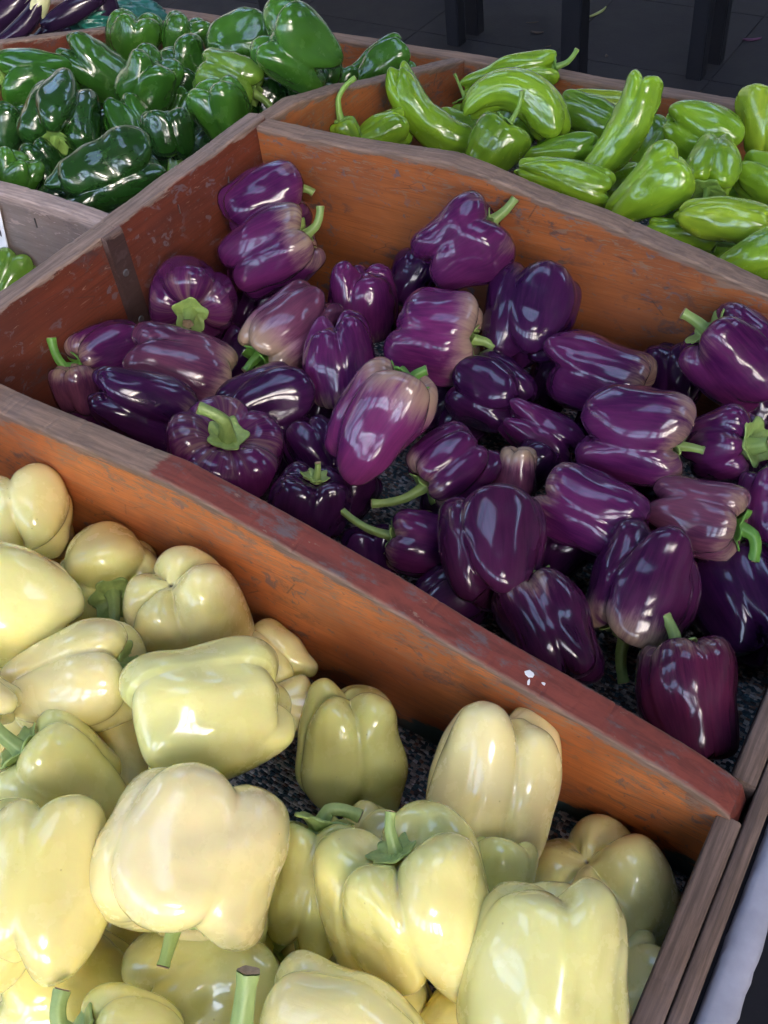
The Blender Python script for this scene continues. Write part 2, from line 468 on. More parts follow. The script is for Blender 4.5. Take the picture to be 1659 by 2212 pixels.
# back board of cream and purple bins
plank('back_board', (-.025, -.62), (0, 1), .85, (1, 0), .025, interp([(0, .16), (.3, .2), (.5, .219), (.85, .218)]), -.012, W_RED, 160, 3, .0011, label='dark red back board, nearer length')
plank('back_board', (-.027, .232), (0, 1), .273, (1, 0), .025, interp([(0, .217), (.1, .219), (.273, .220)]), -.012, W_RED, 120, 4, .0013, label='dark red back board, far length')
# board between green and lime bins, falling towards the far side
plank('side_board', (-.025, .507), (0, 1), .478, (1, 0), .025, interp([(0, .214), (.06, .211), (.15, .19), (.25, .160), (.36, .131), (.478, .099)]), -.012, W_MID, 140, 5, .0012)
# partition between the green bin and the bin left of it
plank('partition', (-.76, .258), (1, 0), .733, (0, 1), .024, interp([(0, .12), (.4, .19), (.56, .202), (.66, .204), (.733, .2)]), -.012, W_GREY, 140, 6, .0012)
plank('partition', (-.555, .285), (0, 1), .7, (1, 0), .022, interp([(0, .235), (.1, .228), (.29, .203), (.48, .152), (.7, .089)]), -.012, W_RED, 140, 7, .001)
# outer boards
plank('far_board', (-.9, .988), (1, 0), 1.66, (0, 1), .026, interp([(0, .080), (.3, .085), (.66, .094), (.95, .098), (1.3, .1), (1.66, .1)]), -.05, W_MID, 260, 8, .0009)
plank('front_rail', (.738, -.62), (0, 1), .622, (1, 0), .0165, interp([(0, .1), (.622, .1)]), -.03, W_RAIL, 180, 9, .0008, label='brown front rail of the cream bin')
plank('front_rail', (.738, .032), (0, 1), .45, (1, 0), .0165, interp([(0, .1), (.45, .1)]), -.03, W_RAIL, 140, 10, .0008, label='brown front rail of the purple bin')
plank('front_rail', (.738, .513), (0, 1), .47, (1, 0), .0165, interp([(0, .1), (.47, .1)]), -.03, W_RAIL, 140, 11, .0008)
plank('outer_board', (.7555, -.62), (0, 1), 1.64, (1, 0), .0115, interp([(0, .0985), (1.64, .0985)]), -.30, W_RAIL, 200, 12, .0008)
plank('near_board', (-.025, -.648), (1, 0), .78, (0, 1), .026, interp([(0, .16), (.78, .1)]), -.30, W_ORANGE, 60, 13)
plank('eggplant_board', (-.9, .255), (0, 1), .735, (1, 0), .022, interp([(0, .2), (.735, .08)]), -.012, W_RED, 60, 14)
# upright batten over the joint of the two back boards
bt = plank('batten', (.0, .221), (0, 1), .024, (1, 0), .008, interp([(0, .219), (.024, .219)]), -.01, W_DARK, 14, 15, .0002, label='dark upright batten over the board joint')
def screw(y, z):
    import bmesh
    bm = bmesh.new(); bmesh.ops.create_cone(bm, cap_ends=True, segments=14, radius1=.0042, radius2=.0036, depth=.0014)
    me = D.meshes.new('screw'); bm.to_mesh(me); bm.free(); me.materials.append(STEEL)
    o = obj('screw', me, bt, (.0085, y, z)); o.rotation_euler = (0, math.pi / 2, 0)
for zz in (.172, .112): screw(.232, zz)
# staples left in the boards
def staple(x, y, z, ax):
    b = box('staple', -.0006, .0006, -.0006, .0006, -.006, .006, STEEL, stand, 0)
    b.location = (x, y, z); b.rotation_euler = (ax, .12, 0)
staple(.0005, .335, .19, .1); staple(.0005, .42, .18, -.2); staple(-.155, .257, .176, 0)
# white foam strip outside the rail, dark strip set into the gap between
def strip():
    ns = 220; rs = np.random.RandomState(4)
    y = np.linspace(-.62, 1.0, ns)
    sec = [(.7705, -.05), (.7705, .088), (.772, .0925), (.776, .094), (.783, .0938), (.789, .0925), (.791, .089), (.791, -.05)]
    V = []
    for i in range(ns):
        for (x, z) in sec:
            k = 1 if z > 0 else 0
            V.append((x + rs.randn() * .0005 * k, y[i], z + rs.randn() * .0003 * k))
    F = [tuple(f) for f in grid_faces(ns, len(sec))]
    return obj('foam_strip', mesh_np('foam_strip', V, F, WHITE_EDGE, True), stand)
strip()
box('gap_strip', .7672, .7703, -.62, 1.0, -.05, .081, GUNK, stand)
# floors of the bins: a boarded base and a carpet lining
box('base_board', -.9, .755, -.64, .985, -.045, -.014, W_DARK, stand)
def carpet(name, x0, x1, y0, y1, seed):
    rs = np.random.RandomState(seed)
    nx, ny = int((x1 - x0) / .0045), int((y1 - y0) / .0045)
    X, Y = np.meshgrid(np.linspace(x0, x1, nx), np.linspace(y0, y1, ny), indexing='ij')
    Z = -.0105 + rs.rand(nx, ny) * .0028 + .0015 * np.sin(X * 31 + seed) * np.sin(Y * 27)
    V = np.stack([X, Y, Z], -1).reshape(-1, 3)
    return obj(name, mesh_np(name, V, grid_faces(nx, ny), CARPET, True), stand)
carpet('carpet_lining', .001, .737, -.60, -.001, 1)
carpet('carpet_lining', .001, .737, .029, .484, 2)
carpet('carpet_lining', .001, .737, .511, .987, 3)
carpet('carpet_lining', -.53, -.028, .283, .987, 4)
# trestle under the stand
for (x, y) in ((-.8, -.55), (.68, -.55), (-.8, .9), (.68, .9)):
    box('leg', x - .04, x + .04, y - .04, y + .04, -Z0, -.046, BLACK, stand)
# white paint flecks on the red top of the divider
def fleck(x, y, z, sx, sy, rot):
    rs = random.Random(int(x * 1000))
    n = 7; V = [(math.cos(k * 6.283 / n) * sx * rs.uniform(.5, 1), math.sin(k * 6.283 / n) * sy * rs.uniform(.5, 1), 0) for k in range(n)]
    V += [(a, b, .0006) for a, b, _ in V]
    F = [tuple(range(n, 2 * n))] + [(k, (k + 1) % n, n + (k + 1) % n, n + k) for k in range(n)]
    o = obj('paint_fleck', mesh_np('paint_fleck', V, F, PAINTCHIP, False), stand, (x, y, z)); o.rotation_euler = (0, .22, rot)
fleck(.592, .012, .1440, .0055, .0035, .3); fleck(.594, .0055, .1434, .0015, .004, .2); fleck(.603, .011, .1416, .0022, .0014, 0)
fleck(.662, .004, .1303, .002, .0015, 0)

# ------------------------------------------------------------------ the paper price card in the left bin
def card():
    r = empty('price_card', (-.2305, .2525, Z0 + .125)); tag(r, 'white paper price card leaning against the grey partition', 'price card')
    box('sheet', -.16, 0, -.0012, 0, -.12, .066, PAPER, r)
    # handwriting cut by the edge of the picture
    cu = D.curves.new('handwriting', 'FONT'); cu.body = 'am'; cu.size = .024; cu.extrude = .0002; cu.align_x = 'RIGHT'
    t = D.objects.new('handwriting', cu); col.objects.link(t)
    dg = bpy.context.evaluated_depsgraph_get(); me = D.meshes.new_from_object(t.evaluated_get(dg)); D.objects.remove(t)
    me.materials.clear(); me.materials.append(INK)
    o = obj('handwriting', me, r, (-.004, -.0018, .018)); o.rotation_euler = (math.pi / 2, 0, 0)
    r.rotation_euler = (0, math.radians(16), 0); r.location = (-.226, .2545, Z0 + .123)
card()

# ------------------------------------------------------------------ background tables and litter
def table(px, label, legs, top, mat=BLACK):
    r = empty('table', (px[0], px[1], 0)); tag(r, label, 'table', 'black tables behind the stand')
    for (x, y, w_, lx, ly) in legs:
        import bmesh
        bm = bmesh.new(); bmesh.ops.create_cube(bm, size=1.0)
        for v in bm.verts:
            h = v.co.z + .5
            v.co = Vector((x - px[0] + v.co.x * w_ + lx * h, y - px[1] + v.co.y * w_ + ly * h, h * .72))
        bmesh.ops.bevel(bm, geom=[e for e in bm.edges if abs(e.verts[0].co.z - e.verts[1].co.z) > .3], offset=.004, segments=2, affect='EDGES')
        me = D.meshes.new('leg'); bm.to_mesh(me); bm.free(); me.materials.append(mat); obj('leg', me, r)
    x0, x1, y0, y1 = top
    box('tabletop', x0 - px[0], x1 - px[0], y0 - px[1], y1 - px[1], .72, .755, mat, r, .004)
TABLES = [((-1.164, 3.003), 'black table with square legs standing behind the topmost green pepper', [(-1.98, 2.878, 0.056, -0.025, -0.016), (-1.866, 2.835, 0.056, -0.025, -0.016), (-1.164, 3.003, 0.056, -0.025, -0.016), (-1.145, 3.12, 0.056, -0.025, -0.016)], (-2.1, -1.025, 2.715, 3.24)), ((-0.225, 3.058), 'black table with square legs standing behind the lime peppers', [(-0.569, 2.783, 0.072, -0.025, -0.016), (-0.225, 3.058, 0.056, -0.025, -0.016), (-0.205, 3.202, 0.05, -0.025, -0.016)], (-0.689, -0.085, 2.663, 3.322))]
for t in TABLES: table(*t)

def leaf(name, loc, L, wd, mat, rot, label, curve=.3):
    n = 9; V = []; F = []
    for i in range(n):
        s = i / (n - 1); ww = wd * math.sin(math.pi * min(.97, .06 + s * .93)) ** .7
        x = (s - .5) * L; y = curve * L * (s - .5) ** 2
        for (a, z) in ((-1, 0), (0, .5), (1, 0), (0, .12)):
            V.append((x, y + a * ww * .5, z * wd * .5 + .001))
    F = [tuple(f) for f in []]
    for i in range(n - 1):
        for k in range(4): F.append((i * 4 + k, (i + 1) * 4 + k, (i + 1) * 4 + (k + 1) % 4, i * 4 + (k + 1) % 4))
    F += [(3, 2, 1, 0), tuple((n - 1) * 4 + k for k in range(4))]
    o = obj(name, mesh_np(name, V, F, mat, True), None, loc); o.rotation_euler = (0, 0, rot)
    return tag(o, label, 'leaf scrap', 'scraps on the floor')
LG = simple('pale_green_leaf', (.30, .34, .12), .6, .2, 60)
PP = simple('purple_petal', (.10, .03, .08), .6, .2, 60)
BR = simple('brown_leaf', (.09, .06, .045), .8, .2, 60)
for a in [('leaf_scrap', (-0.771, 3.457, 0.0015), 0.135, 0.02, 'LG', 1.33, 'pale green leaf strip on the dark floor beside a table leg'), ('leaf_scrap', (-0.142, 3.425, 0.0015), 0.07, 0.022, 'PP', 0.6, 'purple petal on the dark floor at the upper right'), ('leaf_scrap', (-0.913, 3.199, 0.0015), 0.05, 0.02, 'BR', 0.2, 'brown leaf crumb on the dark floor left of the thick table leg'), ('leaf_scrap', (-0.815, 3.098, 0.0015), 0.025, 0.012, 'BR', 1.0, 'tiny brown crumb on the dark floor near the far board'), ('leaf_scrap', (-0.58, 3.101, 0.0015), 0.025, 0.012, 'BR', 2.0, 'tiny brown crumb on the dark floor right of the thick table leg'), ('leaf_scrap', (-0.974, 3.282, 0.0015), 0.05, 0.008, 'BR', 0.5, 'thin brown twig on the dark floor between two table legs')]: leaf(a[0], a[1], a[2], a[3], {'LG': LG, 'PP': PP, 'BR': BR}[a[4]], a[5], a[6])

# ------------------------------------------------------------------ peppers
PROF = {
 'bell': [(0, .095), (.10, .062), (.24, .016), (.42, .0), (.63, .010), (.81, .055), (.92, .145), (.98, .28), (1.0, .46), (1.0, .68), (.975, .82), (.90, .92), (.76, .975), (.57, .985), (.42, .955), (.29, .905), (.17, .872), (.08, .862), (0, .860)],
 'long': [(0, .022), (.10, .010), (.24, .0), (.42, .004), (.60, .026), (.75, .075), (.87, .17), (.95, .32), (1.0, .50), (1.0, .72), (.98, .84), (.90, .925), (.74, .97), (.56, .98), (.38, .968), (.22, .95), (.1, .943), (0, .942)],
 'egg': [(0, .0), (.16, .003), (.34, .018), (.52, .05), (.70, .11), (.86, .21), (.97, .34), (1.0, .46), (.96, .60), (.88, .72), (.78, .83), (.68, .91), (.56, .965), (.42, .992), (.25, 1.0), (.1, 1.0), (0, 1.0)],
}
def catmull(P, n):
    P = np.array(P, float); P = np.vstack([2 * P[0] - P[1], P, 2 * P[-1] - P[-2]])
    m = len(P) - 3; t = np.linspace(0, m - 1e-6, n); i = t.astype(int); f = (t - i)[:, None]
    a, b, c, d = P[i], P[i + 1], P[i + 2], P[i + 3]
    return .5 * (2 * b + (c - a) * f + (2 * a - 5 * b + 4 * c - d) * f ** 2 + (3 * b - a - 3 * c + d) * f ** 3)

def sstep(x, a, b):
    t = np.clip((x - a) / (b - a), 0, 1); return t * t * (3 - 2 * t)

def pepper_geo(kind, W, L, seed, n=4, g=.16, tp=.85, roll=0, lump=1, bend=0, **_):
    rs = np.random.RandomState(seed)
    lump = lump * {'G': 1.5, 'K': 1.5, 'Y': 1.15, 'P': 1.3}.get(kind, 1.0)
    prof = 'bell' if kind in 'YPG' else ('long' if kind == 'K' else 'egg')
    big = W > .055
    NU, NV = (112, 84) if big else (72, 56)
    pr = catmull(PROF[prof], NV); rho, zz = np.clip(pr[:, 0], 0, None), pr[:, 1]
    th = np.linspace(0, 2 * np.pi, NU, endpoint=False)
    # lobes
    step = 2 * np.pi / n
    cent = math.radians(roll)
    fur = cent + step * (np.arange(n) + .5) + rs.uniform(-.20, .20, n) * step
    fur = np.sort(np.mod(fur, 2 * np.pi)); ext = np.append(fur, fur[0] + 2 * np.pi)
    tt = np.where(th < fur[0], th + 2 * np.pi, th)
    k = np.clip(np.searchsorted(ext, tt, side='right') - 1, 0, n - 1)
    u = (tt - ext[k]) / (ext[k + 1] - ext[k]) * 2 - 1
    lob1 = np.abs(u) ** 2.2; lob2 = np.abs(u) ** 4.5 * .8 + np.abs(u) ** 12 * .2     # 1 in the furrow, 0 on the crown
    lamp = rs.uniform(-.09, .09, n) * (1 if prof != 'egg' else .2)
    lext = rs.uniform(-.05, .13, n)
    bl = np.cos(u * np.pi / 2) ** .8
    if prof == 'long': lext = lext * .4
    H, T = np.meshgrid(zz, th, indexing='xy')                     # (NU,NV)
    RHO = np.repeat(rho[None], NU, 0)
    vv = np.repeat(np.linspace(0, 1, NV)[None], NU, 0)
    tp = tp + max(0, 1 - tp) * (.40 if prof == 'bell' else .15)
    taper = tp + (1 - tp) * sstep(H, 0, .75)
    fade = rs.uniform(.12, .34)
    gd = {'Y': 1.18, 'P': 1.22}.get(kind, 1.4) * g * (fade + (1 - fade) * (np.abs(H - .52) / .48) ** 1.7) * sstep(RHO, .03, .42)
    gd = gd * np.array([rs.uniform(.75, 1.2) for _ in range(n)])[k][:, None]
    if prof == 'egg': gd = gd * .12
    wm = np.clip(np.abs(H - .52) / .48, 0, 1)
    lob = lob1[:, None] * wm + lob2[:, None] * (1 - wm)
    m = 1 - gd * lob + (lamp[k] * bl)[:, None] * sstep(RHO, .1, .6)
    R0 = W / 2
    r = RHO * taper * m * R0
    mz = 1 - (1 - m) * .75
    z = (H - .5) * mz * L + .5 * L
    z = z - (lext[k] * bl)[:, None] * L * np.clip(1 - H / .5, 0, 1) ** 1.4 * sstep(RHO, .1, .5)
    z = z + (rs.uniform(-.02, .06, n)[k] * bl)[:, None] * L * np.clip((H - .6) / .4, 0, 1) * sstep(RHO, .15, .6) * (1 if prof == 'bell' else .3)
    X = np.stack([r * np.cos(T), r * np.sin(T), z - .5 * L], -1)
    # irregular swellings, dents and long wrinkles
    q = X / W
    disp = np.zeros(r.shape)
    for _i in range(7):
        f = rs.normal(size=3) * rs.uniform(2.0, 5.0); ph = rs.uniform(0, 6.28)
        disp += np.sin(q @ f + ph) * rs.uniform(.4, 1) * .0125 * lump
    for _i in range(5):
        f = rs.normal(size=3) * rs.uniform(7, 13); ph = rs.uniform(0, 6.28)
        disp += np.sin(q @ f + ph) * .002 * lump
    for _i in range(6):
        f = rs.normal(size=3) * rs.uniform(14, 24) * np.array([1, 1, .6]); ph = rs.uniform(0, 6.28)
        disp += np.sin(q @ f + ph) * .0007 * lump
    wr = np.zeros(r.shape)
    tw = rs.uniform(-.5, .5)
    for kk in (9, 13, 17, 22):
        wr += np.sin(kk * T + tw * H * 4 + rs.uniform(0, 6.28)) * rs.uniform(.3, 1)
    wmask = np.clip(np.sin(q @ (rs.normal(size=3) * 3) + rs.uniform(0, 6)) * .8 + .2, 0, 1)
    disp += wr * wmask * .0015 * (.4 if prof == 'egg' else 1) * lump
    # a dent or two with a soft rim
    for _i in range(4 if prof != 'egg' else 0):
        a = rs.uniform(0, 6.28); h = rs.uniform(-.3, .35)
        c = np.array([math.cos(a) * .45, math.sin(a) * .45, h * L / W])
        dq = (q - c) * np.array([1, 1, rs.uniform(.28, .9)])
        dd = np.linalg.norm(dq, axis=-1) / rs.uniform(.11, .24)
        disp -= rs.uniform(.015, .04) * np.exp(-dd ** 2) * lump
    if prof == 'egg': disp *= .35
    nrm = np.stack([np.cos(T) * RHO, np.sin(T) * RHO, (H - .5) * .9], -1)
    nrm /= np.linalg.norm(nrm, axis=-1, keepdims=True) + 1e-9
    X = X + nrm * (disp * W * sstep(RHO, .02, .25))[..., None]
    X[..., 0] *= rs.uniform(.88, 1.0) if prof == 'bell' else rs.uniform(.8, .95)
    if kind == 'K' and bend: X[..., 0] *= 1.1
    # bring the finished outline back to the measured width and length
    e0 = X.reshape(-1, 3).min(0); e1 = X.reshape(-1, 3).max(0)
    kx = W / max(e1[0] - e0[0], e1[1] - e0[1]); kz = L / (e1[2] - e0[2])
    X = (X - np.array([(e0[0] + e1[0]) / 2, (e0[1] + e1[1]) / 2, (e0[2] + e1[2]) / 2])) * np.array([kx, kx, kz])
    base = X[:, -1].mean(0)
    def bender(Pt):
        if not bend: return Pt
        B = math.radians(bend); Rr = L / B
        a = Pt[..., 2] / Rr
        return np.stack([Rr - (Rr - Pt[..., 0]) * np.cos(a), Pt[..., 1], (Rr - Pt[..., 0]) * np.sin(a)], -1)
    X = bender(X)
    sc = np.clip(1.25 - RHO * W / 2 / .0022, 0, 1) * (vv < .5)
    pcv = np.stack([np.cos(T), np.sin(T), H], -1)
    if bend: base = np.array([0, 0, base[2]])
    prof_top = (rho[NV // 2:], (zz[NV // 2:] - zz[-1]) + (base[2] + .5 * L) / L)
    return X.reshape(-1, 3), grid_faces(NU, NV, True), pcv.reshape(-1, 3), sc.ravel(), base, bender, prof_top

def tube(path, rad, nu=18, ridge=.12, nr=5):
    path = np.array(path); n = len(path)
    T = np.gradient(path, axis=0); T /= np.linalg.norm(T, axis=1, keepdims=True)
    up = np.array([1.0, 0, 0]) if abs(T[0][0]) < .8 else np.array([0, 1.0, 0])
    V = []
    A = up - T[0] * (up @ T[0]); A /= np.linalg.norm(A)
    for i in range(n):
        A = A - T[i] * (A @ T[i]); A /= np.linalg.norm(A); B = np.cross(T[i], A)
        for k in range(nu):
            a = 2 * np.pi * k / nu; r = rad[i] * (1 + ridge * math.cos(nr * a + i * .08))
            V.append(path[i] + (A * math.cos(a) + B * math.sin(a)) * r)
    V = np.array(V)
    F = np.array([(i * nu + k, i * nu + (k + 1) % nu, (i + 1) * nu + (k + 1) % nu, (i + 1) * nu + k) for i in range(n - 1) for k in range(nu)])
    return V, F, T

PAL = {
 'Y': [(.82, .72, .33), (.84, .73, .30), (.78, .71, .30), (.70, .64, .23), (.85, .72, .36)],
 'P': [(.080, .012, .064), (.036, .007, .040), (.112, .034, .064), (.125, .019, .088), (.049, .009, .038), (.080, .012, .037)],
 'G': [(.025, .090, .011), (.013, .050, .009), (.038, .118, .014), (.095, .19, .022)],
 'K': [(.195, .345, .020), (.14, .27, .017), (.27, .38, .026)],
 'E': [(.022, .010, .030)],
}
META = {
 'Y': ('cream_bell_pepper', 'bell pepper', 'cream bell peppers in the nearest bin'),
 'P': ('purple_bell_pepper', 'bell pepper', 'purple bell peppers in the middle bin'),
 'G': ('green_bell_pepper', 'bell pepper', 'dark green bell peppers behind the back board'),
 'K': ('lime_pepper', 'long pepper', 'lime green long peppers in the far bin'),
 'E': ('eggplant', 'eggplant', 'eggplants in the far corner bin'),
}
ROWS = [
('Y', [0.1201, -0.0519, 0.1143], [0.2808, 0.6082, -0.7425, 0.1334, 0.7413, 0.6577, 0.9505, -0.2837, 0.127], 0.0921, 0.0916, {'n': 4, 'g': 0.26, 'tp': 0.85, 'roll': 20, 'lump': 1, 'c': 0, 'pale': 0, 'scar': 1, 'bend': 0, 'st': None, 'cal': 0}, 'cream pepper at the upper left corner of the cream bin, blossom end facing out'),
('Y', [0.2133, -0.0466, 0.0863], [-0.1565, -0.6265, 0.7636, 0.3529, -0.7575, -0.5492, 0.9225, 0.1835, 0.3396], 0.098, 0.09, {'n': 4, 'g': 0.24, 'tp': 0.85, 'roll': 10, 'lump': 1, 'c': 1, 'pale': 0, 'scar': 0, 'bend': 0, 'st': (0.042, [-0.853, 0.259, 0.453], 0.5, 1.0), 'cal': 0}, 'cream pepper with a thick green stem hooking down, against the orange divider'),
('Y', [0.217, -0.1302, 0.145], [0.7406, -0.2727, -0.6142, -0.1654, 0.8119, -0.5599, 0.6513, 0.5162, 0.5562], 0.0965, 0.0933, {'n': 4, 'g': 0.1, 'tp': 0.88, 'roll': 30, 'lump': 0.7, 'c': 0, 'pale': 0, 'scar': 0, 'bend': 0, 'st': None, 'cal': 0}, 'large pale cream pepper at the left edge above the tapered one'),
('Y', [0.3164, -0.0533, 0.115], [0.8756, -0.4775, 0.0723, -0.4805, -0.8765, 0.0307, 0.0487, -0.0616, -0.9969], 0.0954, 0.102, {'n': 4, 'g': 0.26, 'tp': 0.95, 'roll': 45, 'lump': 1, 'c': 0, 'pale': 0, 'scar': 1, 'bend': 0, 'st': None, 'cal': 0}, 'cream pepper showing its four lobed blossom end beside the orange divider'),
('Y', [0.2974, -0.1561, 0.1378], [0.2999, 0.5748, 0.7614, -0.5269, -0.5656, 0.6345, 0.7953, -0.5914, 0.1332], 0.0911, 0.1058, {'n': 4, 'g': 0.17, 'tp': 0.5, 'roll': 20, 'lump': 1, 'c': 0, 'pale': 0, 'scar': 0, 'bend': 0, 'st': (0.036, [-0.399, -0.191, 0.897], 0.15, 1.0), 'cal': 0}, 'tapered cream pepper with a straight green stem pointing right'),
('Y', [0.4137, -0.1257, 0.15], [0.4886, -0.636, -0.5973, -0.261, 0.5467, -0.7956, 0.8325, 0.5447, 0.1012], 0.0999, 0.1147, {'n': 4, 'g': 0.11, 'tp': 0.8, 'roll': 15, 'lump': 1.3, 'c': 2, 'pale': 0, 'scar': 0, 'bend': 0, 'st': None, 'cal': 0}, 'biggest smooth lime cream pepper lying in the middle of the cream heap'),
('Y', [0.3766, -0.0343, 0.057], [0.1157, 0.1958, -0.9738, -0.3264, 0.9334, 0.1489, 0.9381, 0.3006, 0.172], 0.0632, 0.0739, {'n': 4, 'g': 0.22, 'tp': 0.85, 'roll': 0, 'lump': 1, 'c': 0, 'pale': 0, 'scar': 0, 'bend': 0, 'st': None, 'cal': 0}, 'cream pepper half hidden behind the big smooth one, touching the orange divider'),
('Y', [0.3425, -0.1691, 0.0795], [0.3857, 0.5402, -0.7479, -0.1075, 0.8314, 0.5451, 0.9164, -0.1298, 0.3787], 0.0629, 0.0778, {'n': 3, 'g': 0.14, 'tp': 0.85, 'roll': 25, 'lump': 1, 'c': 2, 'pale': 0, 'scar': 0, 'bend': 0, 'st': None, 'cal': 0}, 'lime cream pepper tucked under the big smooth one'),
('Y', [0.4805, -0.0666, 0.062], [0.4981, -0.8165, 0.2919, -0.6159, -0.5701, -0.5437, 0.6104, 0.091, -0.7868], 0.0876, 0.1048, {'n': 4, 'g': 0.2, 'tp': 0.92, 'roll': 45, 'lump': 1, 'c': 3, 'pale': 0, 'scar': 1, 'bend': 0, 'st': None, 'cal': 0}, 'greenish cream pepper standing alone on the carpet with its blossom end up'),
('Y', [0.5966, -0.0538, 0.0889], [0.2482, -0.9497, 0.1911, -0.5838, -0.3041, -0.7528, 0.773, 0.0752, -0.6299], 0.0932, 0.1248, {'n': 4, 'g': 0.24, 'tp': 1.0, 'roll': 38, 'lump': 1, 'c': 4, 'pale': 0, 'scar': 1, 'bend': 0, 'st': None, 'cal': 0}, 'tall cream pepper standing against the divider beside the bare carpet'),
('Y', [0.6895, -0.0525, 0.0024], [0.6692, -0.5902, 0.4516, -0.6399, -0.7666, -0.0536, 0.3778, -0.2531, -0.8906], 0.1092, 0.1053, {'n': 4, 'g': 0.26, 'tp': 1.0, 'roll': 30, 'lump': 1, 'c': 2, 'pale': 0, 'scar': 1, 'bend': 0, 'st': None, 'cal': 0}, 'lime cream pepper with a swirled blossom end, nearest the front rail'),
('Y', [0.6845, -0.1533, 0.1316], [0.1465, -0.9386, 0.3124, -0.4562, -0.3443, -0.8206, 0.8777, -0.0223, -0.4787], 0.0991, 0.1064, {'n': 4, 'g': 0.1, 'tp': 0.9, 'roll': 20, 'lump': 1.2, 'c': 2, 'pale': 0, 'scar': 0, 'bend': 0, 'st': None, 'cal': 0}, 'large pale lime pepper in front of the swirled one, cut by the bottom edge'),
('Y', [0.5981, -0.1646, 0.1148], [0.5435, 0.6583, -0.5207, -0.52, 0.7511, 0.4067, 0.6589, 0.0497, 0.7506], 0.1098, 0.1174, {'n': 4, 'g': 0.34, 'tp': 0.75, 'roll': 50, 'lump': 1.3, 'c': 1, 'pale': 0, 'scar': 0, 'bend': 0, 'st': (0.016, [-0.441, 0.469, 0.765], 0.6, 0.75), 'cal': 0}, 'big deeply folded yellow pepper with a short curled stem'),
('Y', [0.5279, -0.179, 0.0958], [0.3472, 0.8943, -0.2823, -0.3355, 0.3996, 0.8531, 0.8757, -0.2014, 0.4388], 0.0614, 0.0929, {'n': 3, 'g': 0.18, 'tp': 0.8, 'roll': 40, 'lump': 1, 'c': 3, 'pale': 0, 'scar': 0, 'bend': 0, 'st': (0.03, [0.024, 0.985, -0.172], 0.9, 1.0), 'cal': 0}, 'slim greenish yellow pepper with a dry tan stem end on the carpet side'),
('Y', [0.5457, -0.1305, 0.0706], [0.2663, 0.9638, -0.0098, -0.1887, 0.0621, 0.9801, 0.9452, -0.2591, 0.1984], 0.0651, 0.0634, {'n': 4, 'g': 0.2, 'tp': 0.85, 'roll': 11, 'lump': 1, 'c': 0, 'pale': 0, 'scar': 0, 'bend': 0, 'st': None, 'cal': 0}, 'cream pepper behind the folded yellow one with a dried blemish'),
('Y', [0.4738, -0.2163, 0.1605], [0.3459, -0.8651, 0.3634, 0.0228, -0.3794, -0.925, 0.938, 0.3282, -0.1115], 0.1144, 0.1006, {'n': 4, 'g': 0.12, 'tp': 0.95, 'roll': 20, 'lump': 1.1, 'c': 4, 'pale': 0, 'scar': 0, 'bend': 0, 'st': (0.02, [-0.206, 0.122, 0.971], 0.1, 0.85), 'cal': 0}, 'large pale yellow pepper with crimped lower lobes and a dry stem tip'),
('Y', [0.4108, -0.2814, 0.1686], [0.4529, 0.7357, -0.5036, 0.0226, 0.5552, 0.8314, 0.8913, -0.3879, 0.2348], 0.0898, 0.1121, {'n': 4, 'g': 0.2, 'tp': 1.0, 'roll': 45, 'lump': 1, 'c': 1, 'pale': 0, 'scar': 0, 'bend': 0, 'st': None, 'cal': 0}, 'tall yellow pepper of two long bulging lobes at the left edge'),
('Y', [0.3447, -0.2146, 0.1228], [0.7263, 0.0382, -0.6864, -0.1331, 0.9874, -0.086, 0.6744, 0.1538, 0.7222], 0.0824, 0.0881, {'n': 4, 'g': 0.15, 'tp': 0.85, 'roll': 10, 'lump': 1, 'c': 1, 'pale': 0, 'scar': 0, 'bend': 0, 'st': (0.03, [-0.219, 0.423, 0.879], 0.4, 1.0), 'cal': 0}, 'yellow pepper with a green stem poking out at the left edge'),
('Y', [0.2778, -0.2076, 0.1693], [0.6287, -0.0431, -0.7764, -0.159, 0.9702, -0.1827, 0.7612, 0.2383, 0.6032], 0.0488, 0.0529, {'n': 4, 'g': 0.15, 'tp': 0.85, 'roll': 13, 'lump': 1, 'c': 4, 'pale': 0, 'scar': 0, 'bend': 0, 'st': None, 'cal': 0}, 'sliver of a pink tinged cream pepper cut by the left edge'),
('Y', [0.4295, -0.3102, 0.0929], [0.5719, -0.3604, -0.7369, 0.0533, 0.9127, -0.4051, 0.8186, 0.1924, 0.5412], 0.0951, 0.0962, {'n': 4, 'g': 0.17, 'tp': 0.8, 'roll': 20, 'lump': 1, 'c': 1, 'pale': 0, 'scar': 0, 'bend': 0, 'st': None, 'cal': 0}, 'yellow pepper lying under the two lobed one at the lower left'),
('Y', [0.5059, -0.3197, 0.14], [0.6449, -0.2894, -0.7073, 0.1025, 0.9499, -0.2952, 0.7573, 0.1179, 0.6423], 0.0698, 0.0635, {'n': 4, 'g': 0.14, 'tp': 0.85, 'roll': 17, 'lump': 1, 'c': 1, 'pale': 0, 'scar': 0, 'bend': 0, 'st': (0.034, [0.03, 0.996, -0.082], 0.6, 1.0), 'cal': 0}, 'yellow pepper at the bottom edge with a dark tipped green stem'),
('Y', [0.507, -0.2599, 0.0942], [0.2858, 0.7406, 0.6082, -0.1636, -0.5876, 0.7924, 0.9442, -0.326, -0.0468], 0.0895, 0.0983, {'n': 4, 'g': 0.17, 'tp': 0.85, 'roll': 40, 'lump': 1, 'c': 2, 'pale': 0, 'scar': 0, 'bend': 0, 'st': None, 'cal': 0}, 'lime cream pepper with deep front furrows near the bottom edge'),
